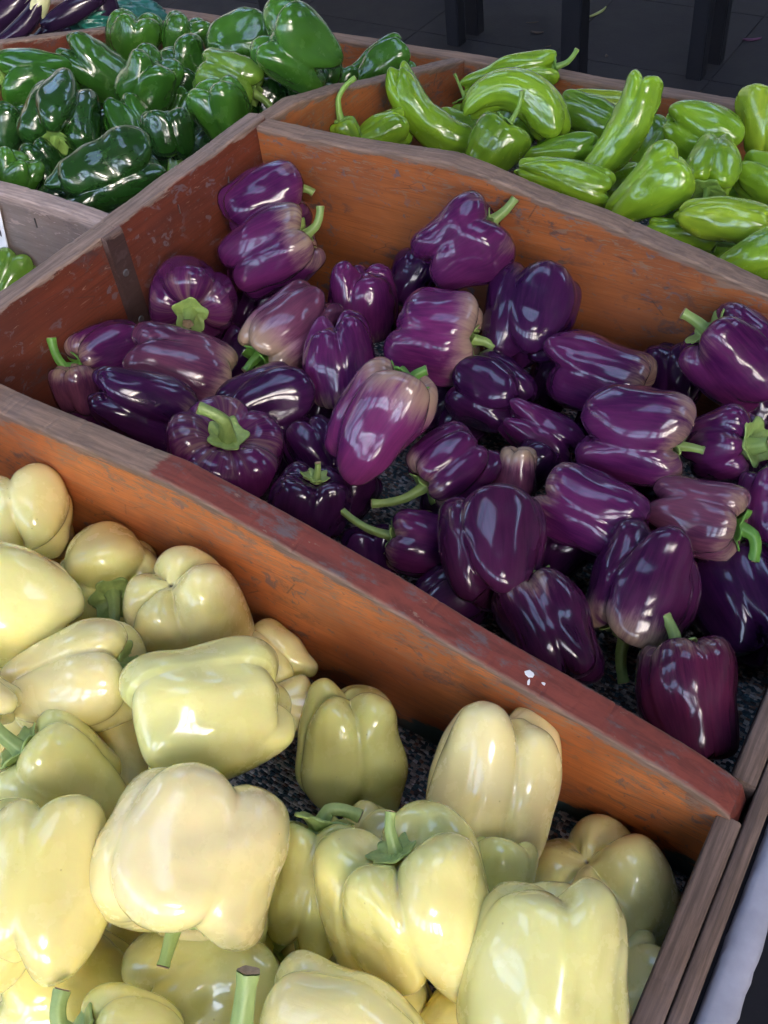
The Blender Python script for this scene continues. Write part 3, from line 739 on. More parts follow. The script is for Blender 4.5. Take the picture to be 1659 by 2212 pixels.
('Y', [0.5053, -0.2279, 0.0494], [0.1434, 0.8316, 0.5365, -0.429, -0.4363, 0.791, 0.8919, -0.3436, 0.2942], 0.0376, 0.0388, {'n': 4, 'g': 0.15, 'tp': 0.85, 'roll': 67, 'lump': 1, 'c': 0, 'pale': 0, 'scar': 0, 'bend': 0, 'st': (0.04, [-0.341, 0.087, 0.936], 0.2, 1.0), 'cal': 0}, 'small cream pepper with a dark green stem showing under the crimped one'),
('Y', [0.5777, -0.311, 0.156], [0.4583, 0.8487, -0.264, -0.4559, 0.4794, 0.7499, 0.763, -0.2233, 0.6066], 0.0598, 0.0641, {'n': 4, 'g': 0.15, 'tp': 0.85, 'roll': 21, 'lump': 1, 'c': 1, 'pale': 0, 'scar': 0, 'bend': 0, 'st': (0.046, [-0.5, -0.035, 0.865], 0.05, 1.3), 'cal': 0}, 'pepper below the bottom edge with a thick upright stem cut brown'),
('Y', [0.6081, -0.2563, 0.1293], [0.2716, -0.1923, -0.943, -0.0937, 0.9699, -0.2248, 0.9578, 0.1494, 0.2454], 0.0922, 0.106, {'n': 4, 'g': 0.12, 'tp': 0.8, 'roll': 25, 'lump': 1, 'c': 4, 'pale': 0, 'scar': 0, 'bend': 0, 'st': None, 'cal': 0}, 'long cream pepper lying across the bottom edge'),
('Y', [0.5936, -0.2086, 0.0504], [0.0297, 0.1577, -0.987, -0.1401, 0.9784, 0.1521, 0.9897, 0.1338, 0.0511], 0.0704, 0.0714, {'n': 4, 'g': 0.2, 'tp': 0.85, 'roll': 39, 'lump': 1, 'c': 0, 'pale': 0, 'scar': 0, 'bend': 0, 'st': None, 'cal': 0}, 'cream pepper sunk below the folded yellow one at the bottom'),
('Y', [0.4291, -0.2604, 0.0474], [0.3431, 0.843, -0.4143, 0.0745, 0.4153, 0.9066, 0.9363, -0.342, 0.0797], 0.0629, 0.0662, {'n': 3, 'g': 0.14, 'tp': 0.85, 'roll': 23, 'lump': 1, 'c': 1, 'pale': 0, 'scar': 0, 'bend': 0, 'st': None, 'cal': 0}, 'shaded yellow pepper in the gap under the crimped one'),
('Y', [0.6328, -0.1096, 0.0974], [0.15, 0.9361, -0.3181, -0.32, 0.3503, 0.8803, 0.9355, -0.0303, 0.3521], 0.046, 0.0499, {'n': 4, 'g': 0.14, 'tp': 0.85, 'roll': 87, 'lump': 1, 'c': 3, 'pale': 0, 'scar': 0, 'bend': 0, 'st': None, 'cal': 0}, 'small greenish pepper behind the tall standing one'),
('Y', [0.7313, -0.0952, 0.0145], [0.0019, 0.8638, 0.5038, -0.3067, -0.4791, 0.8225, 0.9518, -0.1561, 0.264], 0.0551, 0.0555, {'n': 4, 'g': 0.15, 'tp': 0.85, 'roll': 15, 'lump': 1, 'c': 2, 'pale': 0, 'scar': 0, 'bend': 0, 'st': None, 'cal': 0}, 'pale pepper wedged between the swirled one and the front rail'),
('Y', [0.5398, -0.1981, 0.0434], [0.2699, 0.9628, -0.0109, -0.1742, 0.06, 0.9829, 0.947, -0.2634, 0.1839], 0.0517, 0.0556, {'n': 4, 'g': 0.16, 'tp': 0.85, 'roll': 80, 'lump': 1, 'c': 4, 'pale': 0, 'scar': 0, 'bend': 0, 'st': None, 'cal': 0}, 'pale cream pepper under the slim greenish yellow one'),
('Y', [0.6494, -0.198, 0.06], [0.123, 0.9361, 0.3294, -0.1841, -0.3047, 0.9345, 0.9752, -0.1756, 0.1349], 0.0566, 0.0597, {'n': 4, 'g': 0.16, 'tp': 0.85, 'roll': 71, 'lump': 1, 'c': 1, 'pale': 0, 'scar': 0, 'bend': 0, 'st': None, 'cal': 0}, 'yellow pepper in the bottom gap beside the large pale lime one'),
('Y', [0.097, -0.0463, 0.0451], [0.4532, 0.5809, -0.6761, -0.0787, 0.7816, 0.6188, 0.8879, -0.2272, 0.4], 0.0821, 0.0825, {'n': 4, 'g': 0.2, 'tp': 0.85, 'roll': 75, 'lump': 1, 'c': 0, 'pale': 0, 'scar': 0, 'bend': 0, 'st': None, 'cal': 0}, 'cream pepper hidden between the two at the upper left of the bin'),
('Y', [0.2854, -0.1441, 0.0691], [0.5523, 0.8335, -0.0134, -0.2205, 0.1616, 0.9619, 0.8039, -0.5283, 0.273], 0.077, 0.0768, {'n': 4, 'g': 0.16, 'tp': 0.85, 'roll': 10, 'lump': 1, 'c': 0, 'pale': 0, 'scar': 0, 'bend': 0, 'st': None, 'cal': 0}, 'shaded cream pepper deep below the tapered one'),
('Y', [0.4171, -0.0646, 0.0586], [0.4062, 0.6792, 0.6113, -0.3321, -0.5135, 0.7912, 0.8513, -0.5244, 0.0169], 0.0484, 0.0536, {'n': 4, 'g': 0.16, 'tp': 0.85, 'roll': 35, 'lump': 1, 'c': 0, 'pale': 0, 'scar': 0, 'bend': 0, 'st': None, 'cal': 0}, 'small cream pepper in shade behind the biggest smooth one'),
('P', [0.0447, 0.4266, 0.1541], [0.6892, 0.5198, 0.5048, -0.5038, -0.1569, 0.8495, 0.5208, -0.8398, 0.1537], 0.0918, 0.097, {'n': 4, 'g': 0.16, 'tp': 0.8, 'roll': 56, 'lump': 1, 'c': 0, 'pale': 0.35, 'scar': 0, 'bend': 0, 'st': (0.022, [0.073, 0.906, 0.416], 0.6, 1.0), 'cal': 0}, 'purple pepper highest in the back corner of the purple bin'),
('P', [0.0916, 0.364, 0.1401], [0.4476, 0.572, 0.6874, -0.7683, -0.1474, 0.6229, 0.4576, -0.8069, 0.3734], 0.0939, 0.1175, {'n': 4, 'g': 0.14, 'tp': 0.75, 'roll': 10, 'lump': 1, 'c': 0, 'pale': 0.75, 'scar': 0, 'bend': 0, 'st': (0.036, [-0.081, -0.921, 0.382], 0.6, 1.0), 'cal': 0}, 'streaked purple pepper with a curved light stem, below the corner one'),
('P', [0.0497, 0.2791, 0.1239], [0.2467, -0.7766, 0.5797, 0.3328, -0.4939, -0.8033, 0.9102, 0.3911, 0.1366], 0.099, 0.0892, {'n': 4, 'g': 0.22, 'tp': 0.85, 'roll': 30, 'lump': 1, 'c': 0, 'pale': 0.35, 'scar': 0, 'bend': 0, 'st': (0.014, [-0.853, -0.259, 0.453], 0.1, 1.25), 'cal': 0}, 'purple pepper facing out with a six sided calyx and stub stem'),
('P', [0.1696, 0.2957, 0.1112], [0.6588, -0.7311, -0.1774, -0.2539, 0.0059, -0.9672, 0.7082, 0.6822, -0.1817], 0.0801, 0.1162, {'n': 4, 'g': 0.16, 'tp': 0.95, 'roll': 10, 'lump': 1, 'c': 2, 'pale': 1.1, 'scar': 0, 'bend': 0, 'st': (0.022, [-0.331, -0.469, 0.819], 0.2, 1.0), 'cal': 0}, 'dusty mauve pepper fading to beige with a lopped green stem'),
('P', [0.2037, 0.3819, 0.1], [0.5734, -0.8073, 0.1396, -0.7766, -0.5898, -0.2215, 0.2612, 0.0186, -0.9651], 0.0822, 0.1007, {'n': 4, 'g': 0.2, 'tp': 0.85, 'roll': 59, 'lump': 1, 'c': 0, 'pale': 0.5, 'scar': 0, 'bend': 0, 'st': None, 'cal': 0}, 'purple pepper with a pinched pleated tip behind the two humped one'),
('P', [0.2225, 0.4553, 0.0909], [0.4543, 0.8642, 0.2165, -0.6927, 0.1898, 0.6958, 0.5602, -0.466, 0.6848], 0.0576, 0.0659, {'n': 4, 'g': 0.14, 'tp': 0.85, 'roll': 5, 'lump': 1, 'c': 1, 'pale': 0, 'scar': 0, 'bend': 0, 'st': None, 'cal': 0}, 'dark purple pepper in shade against the orange back board'),
('P', [0.3033, 0.4387, 0.1637], [0.3283, 0.6933, 0.6416, -0.8204, -0.1274, 0.5575, 0.4682, -0.7093, 0.5269], 0.0972, 0.0977, {'n': 4, 'g': 0.2, 'tp': 0.85, 'roll': 40, 'lump': 1, 'c': 0, 'pale': 0.3, 'scar': 0, 'bend': 0, 'st': (0.026, [-0.121, -0.5, 0.858], 0.4, 1.0), 'cal': 0}, 'glossy purple pepper with a cut stem leaning on the orange divider'),
('P', [0.3202, 0.3401, 0.12], [0.323, 0.1493, 0.9345, -0.713, -0.611, 0.3441, 0.6224, -0.7774, -0.0909], 0.0996, 0.0999, {'n': 4, 'g': 0.2, 'tp': 0.95, 'roll': 45, 'lump': 1, 'c': 3, 'pale': 1.0, 'scar': 0, 'bend': 0, 'st': (0.018, [-0.064, 0.788, 0.612], 0.4, 1.0), 'cal': 0}, 'bright magenta pepper with a yellowish stem end'),
('P', [0.3937, 0.413, 0.12], [0.2811, 0.9362, -0.2111, -0.4806, 0.3277, 0.8134, 0.8307, -0.1272, 0.542], 0.098, 0.1113, {'n': 4, 'g': 0.2, 'tp': 0.7, 'roll': 0, 'lump': 1, 'c': 1, 'pale': 0.4, 'scar': 0, 'bend': 0, 'st': None, 'cal': 0}, 'dark smooth purple pepper with small lobes at its lower tip'),
('P', [0.482, 0.3824, 0.098], [0.1896, -0.008, 0.9818, -0.7359, -0.6632, 0.1367, 0.65, -0.7484, -0.1316], 0.082, 0.1148, {'n': 4, 'g': 0.17, 'tp': 1.1, 'roll': 45, 'lump': 1, 'c': 0, 'pale': 0.7, 'scar': 0, 'bend': 0, 'st': None, 'cal': 0}, 'broad ribbed purple pepper under the orange divider with a beige shoulder'),
('P', [0.3972, 0.3219, 0.088], [0.0131, 0.185, -0.9827, -0.665, 0.7355, 0.1296, 0.7467, 0.6518, 0.1326], 0.0828, 0.079, {'n': 4, 'g': 0.2, 'tp': 0.85, 'roll': 32, 'lump': 1, 'c': 1, 'pale': 0, 'scar': 0, 'bend': 0, 'st': None, 'cal': 0}, 'dark violet pepper shadowed below the smooth one'),
('P', [0.4582, 0.3039, 0.0732], [0.4471, -0.2568, 0.8568, -0.655, -0.7464, 0.1181, 0.6092, -0.614, -0.5019], 0.0636, 0.0865, {'n': 4, 'g': 0.26, 'tp': 0.6, 'roll': 45, 'lump': 1, 'c': 0, 'pale': 0.3, 'scar': 0, 'bend': 0, 'st': None, 'cal': 0}, 'lumpy purple pepper with a knobbed tip in the middle of the heap'),
('P', [0.2492, 0.2693, 0.115], [0.5346, -0.7733, 0.341, -0.6539, -0.6341, -0.4127, 0.5353, -0.0024, -0.8446], 0.0787, 0.0967, {'n': 4, 'g': 0.2, 'tp': 0.85, 'roll': 45, 'lump': 1, 'c': 0, 'pale': 0.6, 'scar': 0, 'bend': 0, 'st': (0.03, [0.099, 0.309, 0.946], 0.2, 1.0), 'cal': 0}, 'two humped purple pepper standing stem down'),
('P', [0.3516, 0.1868, 0.14], [0.3967, 0.8678, 0.2994, -0.7218, 0.0933, 0.6858, 0.5672, -0.4881, 0.6633], 0.0824, 0.117, {'n': 3, 'g': 0.26, 'tp': 0.82, 'roll': 25, 'lump': 1, 'c': 3, 'pale': 0.95, 'scar': 0, 'bend': 0, 'st': (0.016, [-0.123, 0.707, 0.696], 0.6, 1.0), 'cal': 0}, 'long pinkish purple pepper with pale streaks and a stub stem'),
('P', [0.1139, 0.176, 0.1199], [0.6745, 0.0218, 0.738, -0.4703, -0.7578, 0.4522, 0.5691, -0.6521, -0.5009], 0.0905, 0.1107, {'n': 3, 'g': 0.13, 'tp': 0.85, 'roll': 30, 'lump': 1, 'c': 2, 'pale': 0.9, 'scar': 0, 'bend': 0, 'st': None, 'cal': 0}, 'smooth mauve pepper with a rosy sheen on the left of the bin'),
('P', [0.035, 0.1595, 0.1225], [0.7912, -0.4985, -0.3543, -0.2324, 0.2908, -0.9281, 0.5657, 0.8167, 0.1142], 0.0702, 0.0818, {'n': 4, 'g': 0.16, 'tp': 0.85, 'roll': 10, 'lump': 1, 'c': 0, 'pale': 0.6, 'scar': 0, 'bend': 0, 'st': (0.045, [0.045, 0.985, -0.168], 0.85, 1.0), 'cal': 0}, 'purple pepper with a long hooked green stem beside the back wall'),
('P', [0.0368, 0.1043, 0.1185], [0.7467, 0.602, -0.2829, -0.4931, 0.7864, 0.372, 0.4465, -0.1383, 0.8841], 0.0505, 0.053, {'n': 4, 'g': 0.12, 'tp': 0.85, 'roll': 11, 'lump': 1, 'c': 2, 'pale': 0.7, 'scar': 0, 'bend': 0, 'st': None, 'cal': 0}, 'small round purple pepper under the long stemmed one'),
('P', [0.1311, 0.1045, 0.1355], [0.7399, -0.0221, 0.6724, -0.4001, -0.8179, 0.4134, 0.5408, -0.5749, -0.614], 0.0775, 0.102, {'n': 4, 'g': 0.22, 'tp': 0.8, 'roll': 45, 'lump': 1, 'c': 1, 'pale': 0.5, 'scar': 0, 'bend': 0, 'st': None, 'cal': 0}, 'striped dark purple pepper with clawed lobes near the lower divider'),
('P', [0.0265, 0.1156, 0.0694], [0.6691, 0.6715, 0.3185, -0.4152, -0.0178, 0.9096, 0.6164, -0.7408, 0.2669], 0.053, 0.0607, {'n': 4, 'g': 0.14, 'tp': 0.85, 'roll': 30, 'lump': 1, 'c': 0, 'pale': 0.4, 'scar': 0, 'bend': 0, 'st': None, 'cal': 0}, 'purple pepper half buried beside the lower divider at the far left'),
('P', [0.2073, 0.1944, 0.089], [0.6862, 0.5562, 0.4688, -0.3156, -0.353, 0.8808, 0.6554, -0.7523, -0.0667], 0.0936, 0.0942, {'n': 4, 'g': 0.22, 'tp': 0.85, 'roll': 0, 'lump': 1, 'c': 1, 'pale': 0.15, 'scar': 0, 'bend': 0, 'st': None, 'cal': 0}, 'wide glossy violet pepper behind the long stemmed squat one'),
('P', [0.2204, 0.1093, 0.1008], [0.4866, 0.8111, 0.3247, -0.8713, 0.4775, 0.1131, -0.0633, -0.3379, 0.939], 0.1129, 0.086, {'n': 5, 'g': 0.16, 'tp': 0.9, 'roll': 49, 'lump': 1, 'c': 0, 'pale': 0.4, 'scar': 0, 'bend': 0, 'st': (0.042, [-0.107, -0.99, 0.089], 0.75, 1.25), 'cal': 0}, 'squat purple pepper with a big arched green stem, against the lower divider'),
('P', [0.3229, 0.106, 0.085], [0.5145, 0.8574, 0.0127, -0.7617, 0.4501, 0.4661, 0.3939, -0.2495, 0.8846], 0.0769, 0.0764, {'n': 4, 'g': 0.17, 'tp': 0.85, 'roll': 45, 'lump': 1, 'c': 1, 'pale': 0.2, 'scar': 0, 'bend': 0, 'st': (0.008, [-0.272, -0.766, 0.583], 0.2, 0.6), 'cal': 0}, 'squarish purple pepper with a tiny stem nub beside the red topped divider'),
('P', [0.2763, 0.1798, 0.0711], [0.3591, 0.5384, -0.7624, -0.483, 0.8062, 0.3418, 0.7986, 0.2455, 0.5495], 0.0618, 0.0707, {'n': 4, 'g': 0.2, 'tp': 0.85, 'roll': 79, 'lump': 1, 'c': 1, 'pale': 0.3, 'scar': 0, 'bend': 0, 'st': None, 'cal': 0}, 'dull purple pepper in the gap left of the long pinkish one'),
('P', [0.4207, 0.2069, 0.1], [0.4359, -0.799, -0.4143, -0.4635, 0.1953, -0.8643, 0.7715, 0.5688, -0.2852], 0.0772, 0.0789, {'n': 7, 'g': 0.13, 'tp': 0.9, 'roll': 78, 'lump': 1, 'c': 0, 'pale': 0.5, 'scar': 0, 'bend': 0, 'st': (0.05, [-0.116, 0.743, 0.659], 0.5, 0.9), 'cal': 0}, 'ribbed pumpkin shaped purple pepper with a trailing green stem'),
('P', [0.4716, 0.2314, 0.0887], [0.3669, 0.9196, -0.1402, -0.8214, 0.391, 0.4153, 0.4367, -0.0372, 0.8988], 0.0405, 0.0563, {'n': 3, 'g': 0.1, 'tp': 1.25, 'roll': 27, 'lump': 1, 'c': 2, 'pale': 1.2, 'scar': 0, 'bend': 0, 'st': None, 'cal': 0}, 'waisted brownish purple pepper with a pale neck'),
('P', [0.4738, 0.2621, 0.0725], [0.2845, 0.945, 0.1613, -0.6425, 0.0631, 0.7637, 0.7115, -0.3209, 0.6252], 0.0427, 0.0498, {'n': 4, 'g': 0.15, 'tp': 0.85, 'roll': 1, 'lump': 1, 'c': 1, 'pale': 0, 'scar': 0, 'bend': 0, 'st': None, 'cal': 0}, 'dark purple pepper behind the waisted one'),
('P', [0.5022, 0.128, 0.1064], [0.1022, 0.8476, -0.5207, -0.2877, 0.5262, 0.8002, 0.9522, 0.0681, 0.2976], 0.0926, 0.0956, {'n': 4, 'g': 0.18, 'tp': 0.8, 'roll': 20, 'lump': 1, 'c': 4, 'pale': 0.1, 'scar': 0, 'bend': 0, 'st': None, 'cal': 0}, 'large dark plum pepper with a deep furrow near the middle divider'),
('P', [0.4296, 0.1301, 0.07], [0.4204, -0.18, -0.8893, -0.5075, 0.7658, -0.3949, 0.7522, 0.6173, 0.2306], 0.0627, 0.0662, {'n': 4, 'g': 0.16, 'tp': 0.85, 'roll': 63, 'lump': 1, 'c': 0, 'pale': 0.45, 'scar': 0, 'bend': 0, 'st': (0.05, [-0.051, 0.682, 0.73], 0.45, 0.75), 'cal': 0}, 'purple pepper with a thin tailed stem curling up to the left'),
('P', [0.3846, 0.1107, 0.05], [0.4824, 0.7611, -0.4336, -0.5902, 0.6482, 0.4811, 0.6472, 0.0238, 0.7619], 0.0529, 0.0548, {'n': 4, 'g': 0.2, 'tp': 0.85, 'roll': 45, 'lump': 1, 'c': 1, 'pale': 0, 'scar': 0, 'bend': 0, 'st': None, 'cal': 0}, 'small dark pepper peeping over the red topped divider'),
('P', [0.5502, 0.2139, 0.0965], [0.1135, 0.0653, -0.9914, -0.6427, 0.7658, -0.0231, 0.7577, 0.6398, 0.1289], 0.0731, 0.1034, {'n': 4, 'g': 0.14, 'tp': 0.95, 'roll': 45, 'lump': 1, 'c': 0, 'pale': 0.5, 'scar': 0, 'bend': 0, 'st': None, 'cal': 0}, 'long boxy purple pepper with streaked sides in the right of the heap'),
('P', [0.5561, 0.3004, 0.115], [0.0975, 0.1876, 0.9774, -0.7278, -0.6564, 0.1986, 0.6788, -0.7307, 0.0725], 0.0947, 0.1012, {'n': 4, 'g': 0.26, 'tp': 0.95, 'roll': 45, 'lump': 1, 'c': 0, 'pale': 0.65, 'scar': 0, 'bend': 0, 'st': (0.016, [-0.1, 0.292, 0.951], 0.3, 0.8), 'cal': 0}, 'three tiered purple pepper with beige shoulders and a pale stub'),
('P', [0.6237, 0.3431, 0.1], [-0.423, 0.4034, 0.8114, -0.7996, -0.5874, -0.1248, 0.4263, -0.7016, 0.571], 0.0718, 0.0737, {'n': 6, 'g': 0.17, 'tp': 0.85, 'roll': 45, 'lump': 1, 'c': 0, 'pale': 0.3, 'scar': 0, 'bend': 0, 'st': (0.012, [-0.554, -0.259, 0.791], 0.2, 1.5), 'cal': 0}, 'purple pepper with a torn leafy calyx facing the right'),
('P', [0.6052, 0.4387, 0.12], [0.3659, 0.4705, -0.803, -0.8046, 0.5935, -0.019, 0.4676, 0.653, 0.5957], 0.0898, 0.1071, {'n': 4, 'g': 0.17, 'tp': 0.85, 'roll': 20, 'lump': 1, 'c': 0, 'pale': 0.3, 'scar': 0, 'bend': 0, 'st': (0.028, [-0.239, -0.5, 0.832], 0.3, 1.15), 'cal': 0}, 'purple pepper with a stout angled stem at the right edge by the orange divider'),
('P', [0.5442, 0.4528, 0.0702], [0.1831, 0.9392, -0.2906, -0.7535, 0.3239, 0.5721, 0.6314, 0.1142, 0.767], 0.0669, 0.0687, {'n': 4, 'g': 0.2, 'tp': 0.85, 'roll': 39, 'lump': 1, 'c': 1, 'pale': 0, 'scar': 0, 'bend': 0, 'st': None, 'cal': 0}, 'dark pepper in deep shade under the right end of the back board'),
('P', [0.6328, 0.2555, 0.092], [-0.0225, 0.1027, 0.9945, -0.6876, -0.7237, 0.0592, 0.7257, -0.6825, 0.0868], 0.0698, 0.0867, {'n': 4, 'g': 0.14, 'tp': 0.85, 'roll': 20, 'lump': 1, 'c': 2, 'pale': 0.6, 'scar': 0, 'bend': 0, 'st': (0.032, [-0.012, 0.996, 0.086], 0.8, 1.1), 'cal': 0}, 'mauve purple pepper with a short bent stem pointing down right'),
('P', [0.6829, 0.3004, 0.09], [0.0561, 0.9352, -0.3496, -0.702, 0.286, 0.6522, 0.7099, 0.2089, 0.6726], 0.0607, 0.0708, {'n': 3, 'g': 0.14, 'tp': 0.85, 'roll': 18, 'lump': 1, 'c': 0, 'pale': 0.3, 'scar': 0, 'bend': 0, 'st': None, 'cal': 0}, 'purple pepper cut by the right edge beside the bent stem'),
('P', [0.6223, 0.1715, 0.085], [0.1359, -0.9906, 0.0127, -0.6084, -0.0936, -0.7881, 0.7819, 0.0994, -0.6154], 0.0915, 0.1054, {'n': 3, 'g': 0.2, 'tp': 0.9, 'roll': 0, 'lump': 1, 'c': 4, 'pale': 0.8, 'scar': 0, 'bend': 0, 'st': (0.042, [0.0, -0.788, 0.616], 0.4, 1.05), 'cal': 0}, 'plum pepper with a beige patch and a stem dangling to the carpet'),
('P', [0.6965, 0.225, 0.0374], [-0.1947, 0.7295, -0.6557, -0.3988, 0.5518, 0.7324, 0.8961, 0.4041, 0.1835], 0.0925, 0.1026, {'n': 4, 'g': 0.24, 'tp': 0.85, 'roll': 30, 'lump': 1, 'c': 1, 'pale': 0.1, 'scar': 0, 'bend': 0, 'st': None, 'cal': 0}, 'deep violet pepper at the right edge with twisted folds'),
('P', [0.5727, 0.0925, 0.08], [0.0794, 0.6771, -0.7316, -0.4377, 0.6831, 0.5847, 0.8956, 0.2737, 0.3506], 0.0765, 0.0978, {'n': 4, 'g': 0.16, 'tp': 0.95, 'roll': 45, 'lump': 1, 'c': 4, 'pale': 0.55, 'scar': 0, 'bend': 0, 'st': (0.02, [0.107, 0.788, 0.606], 0.3, 1.0), 'cal': 0}, 'long plum pepper with faint ribs resting beside the red topped divider'),
('P', [0.6917, 0.094, 0.066], [0.0154, 0.8441, -0.536, -0.4865, 0.4747, 0.7335, 0.8736, 0.2495, 0.4179], 0.0835, 0.1014, {'n': 4, 'g': 0.08, 'tp': 0.72, 'roll': 0, 'lump': 1, 'c': 5, 'pale': 0.5, 'scar': 0, 'bend': 0, 'st': (0.026, [0.059, -0.545, 0.837], 0.35, 1.0), 'cal': 0}, 'upright burgundy pepper alone at the front corner with a straight cut stem'),
('P', [0.4739, 0.0954, 0.0533], [0.3124, 0.7708, 0.5553, -0.5046, -0.3606, 0.7845, 0.8049, -0.5252, 0.2762], 0.0652, 0.0705, {'n': 4, 'g': 0.14, 'tp': 0.85, 'roll': 13, 'lump': 1, 'c': 1, 'pale': 0.3, 'scar': 0, 'bend': 0, 'st': None, 'cal': 0}, 'dark pepper lying low behind the red topped divider'),
('P', [0.5332, 0.2032, 0.043], [0.2266, 0.9652, 0.1308, -0.5975, 0.0317, 0.8013, 0.7692, -0.2597, 0.5838], 0.0548, 0.061, {'n': 4, 'g': 0.22, 'tp': 0.85, 'roll': 28, 'lump': 1, 'c': 1, 'pale': 0, 'scar': 0, 'bend': 0, 'st': None, 'cal': 0}, 'dark glossy pepper in the gap right of the large plum one'),
('P', [0.4095, 0.1989, 0.045], [0.3543, 0.926, 0.1304, -0.5717, 0.1041, 0.8138, 0.74, -0.3629, 0.5663], 0.0481, 0.0505, {'n': 4, 'g': 0.2, 'tp': 0.85, 'roll': 10, 'lump': 1, 'c': 1, 'pale': 0, 'scar': 0, 'bend': 0, 'st': None, 'cal': 0}, 'dark violet pepper under the pumpkin shaped one'),
('P', [0.0969, 0.2778, 0.0572], [0.5794, 0.8033, 0.1379, -0.5472, 0.258, 0.7962, 0.604, -0.5368, 0.5891], 0.0566, 0.0648, {'n': 4, 'g': 0.18, 'tp': 0.85, 'roll': 13, 'lump': 1, 'c': 1, 'pale': 0, 'scar': 0, 'bend': 0, 'st': None, 'cal': 0}, 'dark pepper in the gap under the dusty mauve one'),
('P', [0.0309, 0.2861, 0.0563], [0.6147, 0.7762, -0.1403, -0.5331, 0.54, 0.6513, 0.5813, -0.3255, 0.7457], 0.0641, 0.0723, {'n': 4, 'g': 0.18, 'tp': 0.85, 'roll': 25, 'lump': 1, 'c': 0, 'pale': 0, 'scar': 0, 'bend': 0, 'st': None, 'cal': 0}, 'purple pepper mostly hidden below the six sided calyx'),
('P', [0.3261, 0.3332, 0.0311], [0.393, 0.9039, 0.1688, -0.634, 0.1334, 0.7617, 0.666, -0.4064, 0.6255], 0.0597, 0.0673, {'n': 4, 'g': 0.18, 'tp': 0.85, 'roll': 62, 'lump': 1, 'c': 1, 'pale': 0, 'scar': 0, 'bend': 0, 'st': None, 'cal': 0}, 'dark pepper in the hollow right of the pinkish one'),
('P', [0.6357, 0.4494, 0.05], [0.0944, 0.9745, 0.2034, -0.7519, -0.0641, 0.6562, 0.6525, -0.2149, 0.7267], 0.0602, 0.0622, {'n': 4, 'g': 0.2, 'tp': 0.85, 'roll': 52, 'lump': 1, 'c': 1, 'pale': 0, 'scar': 0, 'bend': 0, 'st': None, 'cal': 0}, 'dark pepper behind the torn calyx at the right edge'),
('P', [0.6393, 0.264, 0.0297], [0.1026, 0.6653, 0.7395, -0.6441, -0.5221, 0.559, 0.758, -0.5337, 0.375], 0.0639, 0.0697, {'n': 4, 'g': 0.2, 'tp': 0.85, 'roll': 40, 'lump': 1, 'c': 1, 'pale': 0, 'scar': 0, 'bend': 0, 'st': None, 'cal': 0}, 'dark pepper under the mauve one at the right'),
('P', [0.0634, 0.3619, 0.06], [0.5755, 0.8012, 0.164, -0.5887, 0.2668, 0.7631, 0.5676, -0.5357, 0.6252], 0.0655, 0.0739, {'n': 4, 'g': 0.2, 'tp': 0.85, 'roll': 15, 'lump': 1, 'c': 1, 'pale': 0, 'scar': 0, 'bend': 0, 'st': None, 'cal': 0}, 'nearly black pepper below the streaked one in the back corner'),
('P', [0.2439, 0.182, 0.0341], [0.4978, 0.8601, 0.1117, -0.5139, 0.1887, 0.8368, 0.6986, -0.474, 0.5359], 0.0516, 0.0591, {'n': 4, 'g': 0.2, 'tp': 0.85, 'roll': 71, 'lump': 1, 'c': 1, 'pale': 0, 'scar': 0, 'bend': 0, 'st': None, 'cal': 0}, 'dark pepper low in the gap above the squarish one'),
('G', [-0.4736, 0.5583, 0.1639], [0.799, -0.1729, -0.576, -0.4984, 0.3455, -0.7951, 0.3365, 0.9223, 0.1899], 0.0846, 0.1132, {'n': 3, 'g': 0.26, 'tp': 0.85, 'roll': 60, 'lump': 1, 'c': 0, 'pale': 0, 'scar': 0, 'bend': 0, 'st': (0.04, [-0.07, 0.035, 0.997], 0.1, 1.0), 'cal': 0}, 'green pepper of two stacked lobes with its stem at the left edge'),
('G', [-0.3398, 0.4809, 0.1674], [0.5858, -0.6669, 0.4606, 0.062, -0.5298, -0.8459, 0.8081, 0.524, -0.269], 0.108, 0.1178, {'n': 4, 'g': 0.3, 'tp': 0.85, 'roll': 20, 'lump': 1, 'c': 1, 'pale': 0, 'scar': 0, 'bend': 0, 'st': (0.03, [-0.435, -0.788, 0.435], 0.4, 1.0), 'cal': 0}, 'curled dark green pepper with a hollow fold and ragged stem'),
('G', [-0.4369, 0.4512, 0.1385], [0.7704, 0.6341, -0.0664, -0.5097, 0.6751, 0.5334, 0.383, -0.3771, 0.8433], 0.0745, 0.0857, {'n': 4, 'g': 0.18, 'tp': 0.85, 'roll': 5, 'lump': 1, 'c': 1, 'pale': 0, 'scar': 0, 'bend': 0, 'st': None, 'cal': 0}, 'dark green pepper cut by the left edge under the curled one'),
('G', [-0.4363, 0.6419, 0.1444], [0.7813, -0.3215, 0.535, -0.5592, -0.7412, 0.3713, 0.2772, -0.5893, -0.7589], 0.0837, 0.131, {'n': 4, 'g': 0.22, 'tp': 0.9, 'roll': 45, 'lump': 1, 'c': 0, 'pale': 0, 'scar': 0, 'bend': 0, 'st': None, 'cal': 0}, 'long mid green pepper tilting down to the right with a pleated tip'),
('G', [-0.2817, 0.5931, 0.175], [0.5721, 0.6896, 0.444, -0.8134, 0.4076, 0.415, 0.1052, -0.5986, 0.7941], 0.0838, 0.0881, {'n': 4, 'g': 0.26, 'tp': 0.85, 'roll': 30, 'lump': 1, 'c': 0, 'pale': 0, 'scar': 0, 'bend': 0, 'st': None, 'cal': 0}, 'chunky green pepper with a white glare on its shoulder'),
